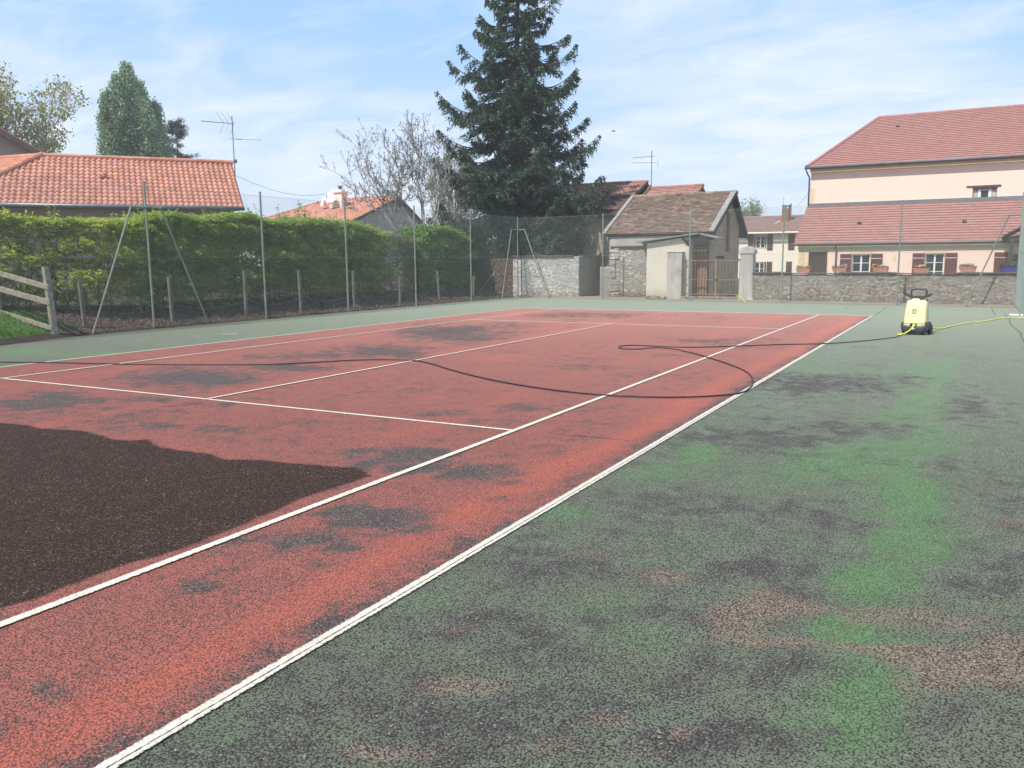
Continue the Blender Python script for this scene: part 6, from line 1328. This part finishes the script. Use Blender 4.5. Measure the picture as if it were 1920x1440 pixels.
# poplar, pine and spring tree far behind the orange roof
T_ = empty('poplar_tree', 'dense upright green poplar behind the orange tiled house', 'tree', (-60, 39.0, 0)); rg = np.random.default_rng(33)
wp(MB().tube([(-60, 39, 0), (-60, 39, 9), (-60, 39.2, 17)], [.45, .3, .05], 8).tube([(-60, 39.3, 3), (-60.3, 40.6, 9), (-60.3, 41, 15)], [.3, .2, .04], 6).build('trunk', MAT['bark'], smooth=True), T_)
cl_ = []
for (cy_, cx_, z0, z1, rr_, nq) in ((39.0, -60, 5, 19.2, 1.45, 1100), (40.5, -60.4, 5, 17.9, 1.15, 850), (37.6, -59.7, 6.0, 17.9, 1.15, 800), (41.5, -59.8, 6, 16.2, 1.1, 650), (36.8, -60, 6, 16.4, 1.0, 600), (36.5, -60, 6, 10.8, 1.0, 300), (39.2, -58.7, 6, 16, 1.3, 600)):
    t = rg.random(nq)**.9; a = rg.uniform(0, 6.28, nq); lob = .5+.95*fbm(t*6+z1, a*1.4, cy_, 3); r_ = rr_*lob*np.interp(t, [0, .15, .5, .75, .92, 1], [.55, .95, 1.05, .85, .42, .08])*np.clip(rg.normal(.86, .22, nq), 0, 1.25)
    cl_.append(np.stack([cx_+r_*np.cos(a), cy_+r_*np.sin(a), z0+(z1-z0)*t], -1))
cl_ = np.concatenate(cl_); v, f, va = clump_leaves(rg, cl_, .36, 14, .22, .16, .2, 1.5); wp(npmesh('crown', v, f, MAT['poplar'], var=va), T_)
T_ = empty('pine_tree', 'small dark pine tree right of the poplar', 'tree', (-60, 44.0, 0)); rg = np.random.default_rng(34)
wp(MB().tube([(-60, 44, 0), (-60, 44, 14.8)], [.22, .03], 6).build('trunk', MAT['bark'], smooth=True), T_)
q_ = []; lb = MB()
for k in range(85):
    z_ = rg.uniform(6.5, 15.1); L_ = np.interp(z_, [6.5, 10, 12.5, 15.2], [2.6, 2.2, 1.6, .45])*rg.uniform(.55, 1.1); a = rg.uniform(0, 6.28); tip = np.array([-60+L_*math.cos(a), 44+L_*math.sin(a), z_+.25*L_]); base_ = np.array([-60, 44, z_]); lb.tube([base_, tip], [.04, .015], 3, cap=False)
    for t in np.linspace(.45, 1, 4): q_.append(base_+(tip-base_)*t)
wp(lb.build('limbs', MAT['bark']), T_)
v, f, va = clump_leaves(rg, np.array(q_), .34, 34, .24, .05, -.3, .7); wp(npmesh('crown', v, f, MAT['pine'], var=va), T_)
T_ = empty('spring_tree', 'airy tree with yellow green spring leaves at the far left edge', 'tree', (-60, 25.5, 0)); rg = np.random.default_rng(35)
ln, tips = branch_tree(rg, (-60, 26.2, 0), 19.5, .80, 4, .38, .6, (3, 4), 1, .72, .15, first=.33)
tubes_mesh('limbs', ln, MAT['bark_grey'], T_, .02, 6)
tp = np.array([t[0] for t in tips]); v, f, va = clump_leaves(rg, tp, .62, 13, .24, .15, .2, .8); wp(npmesh('crown', v, f, MAT['spring_leaves'], var=va), T_)
def small_bush(name, label, c, rx, rz, z0, n, mat, seed, L=.09, W=.055, shoots=8):
    rg = np.random.default_rng(seed); T_ = empty(name, label, 'bush' if 'bush' in name else 'tree', (c[0], c[1], 0)); st = MB(); q = []
    for k in range(shoots+12):
        a = rg.uniform(0, 6.28); r_ = rx*math.sqrt(rg.random()); h = z0+rz*rg.uniform(.55, 1.15)*(1-.45*(r_/rx)**2); tip = np.array([c[0]+r_*math.cos(a), c[1]+r_*math.sin(a), h]); b0 = np.array([c[0]+.25*r_*math.cos(a), c[1]+.25*r_*math.sin(a), 0.3]); mid = (b0+tip)/2+rg.normal(0, .12, 3)
        st.tube([b0, mid, tip], [.03, .018, .006], 4, cap=False)
        for t in rg.uniform(.25, 1, n//(shoots+12)): q.append(mid*(1-t)+tip*t if rg.random() < .7 else b0*(1-t)+mid*t)
    wp(st.build('stems', MAT['bark']), T_); v, f, va = clump_leaves(rg, np.array(q), .22, 12, L, W); wp(npmesh('crown', v, f, mat, var=va), T_); return T_
small_bush('bush', 'dark bush against the right end of the orange tiled house', (-18.3, 14.6), 1.5, 2.6, 1.3, 420, MAT['hedge_dark'], 41)
small_bush('bush', 'sparse pale bush with thin shoots rising above the middle of the hedge', (-15.6, 12.2), 2.2, 2.5, 1.2, 240, MAT['thin_shrub'], 42, .07, .045, 14)
small_bush('bush', 'low green bush in front of the house with dishes', (-17.5, 17.0), 2.4, 1.9, 1.2, 420, MAT['hedge'], 43)
T_ = empty('distant_tree', 'small pale green tree behind the roof of the cream house', 'tree', (-12.3, 75, 0)); rg = np.random.default_rng(44)
ln, tips = branch_tree(rg, (-12.3, 75, 0), 7.4, .5, 3, .16, .7, (3, 4), 1, .7, .13, first=.42)
tubes_mesh('limbs', ln, MAT['bark_grey'], T_, .02, 5); tp = np.array([t[0] for t in tips]); v, f, va = clump_leaves(rg, tp, .45, 16, .2, .13, .2); wp(npmesh('crown', v, f, MAT['willow'], var=va), T_)

# bird in the sky
o = MB().prism([(-.16, 0), (-.05, .035), (.08, .03), (.16, .0), (.08, -.025), (-.08, -.03)], -.03, .03).add([(-.05, 0, .01), (.06, 0, .01), (.02, -.38, .08), (-.04, -.36, .08)], [(0, 1, 2, 3)]).add([(-.05, 0, .01), (.06, 0, .01), (.10, .40, .06), (.02, .38, .06)], [(0, 3, 2, 1)]).build('bird', MAT['feather'])
o.location = (-15.5, 45.0, 10.8); o.rotation_euler = (0.15, 0, .35); tag(o, 'small dark bird flying to the right of the spruce', 'bird')

# ------------------------------------------------------------------ air
HAZE = 0.0011
mt = bpy.data.materials.new('haze'); mt.use_nodes = True; mt.node_tree.nodes.clear(); g = G(mt.node_tree)
vol = g('ShaderNodeVolumePrincipled', {'Color': (1.0, 0.99, 0.97, 1), 'Density': HAZE, 'Anisotropy': 0.0})
o_ = g('ShaderNodeOutputMaterial'); mt.node_tree.links.new(vol.outputs[0], o_.inputs['Volume'])
o = MB().box(-910, 910, -310, 1510, -1.7, 24).build('haze', mt); o['kind'] = 'stuff'
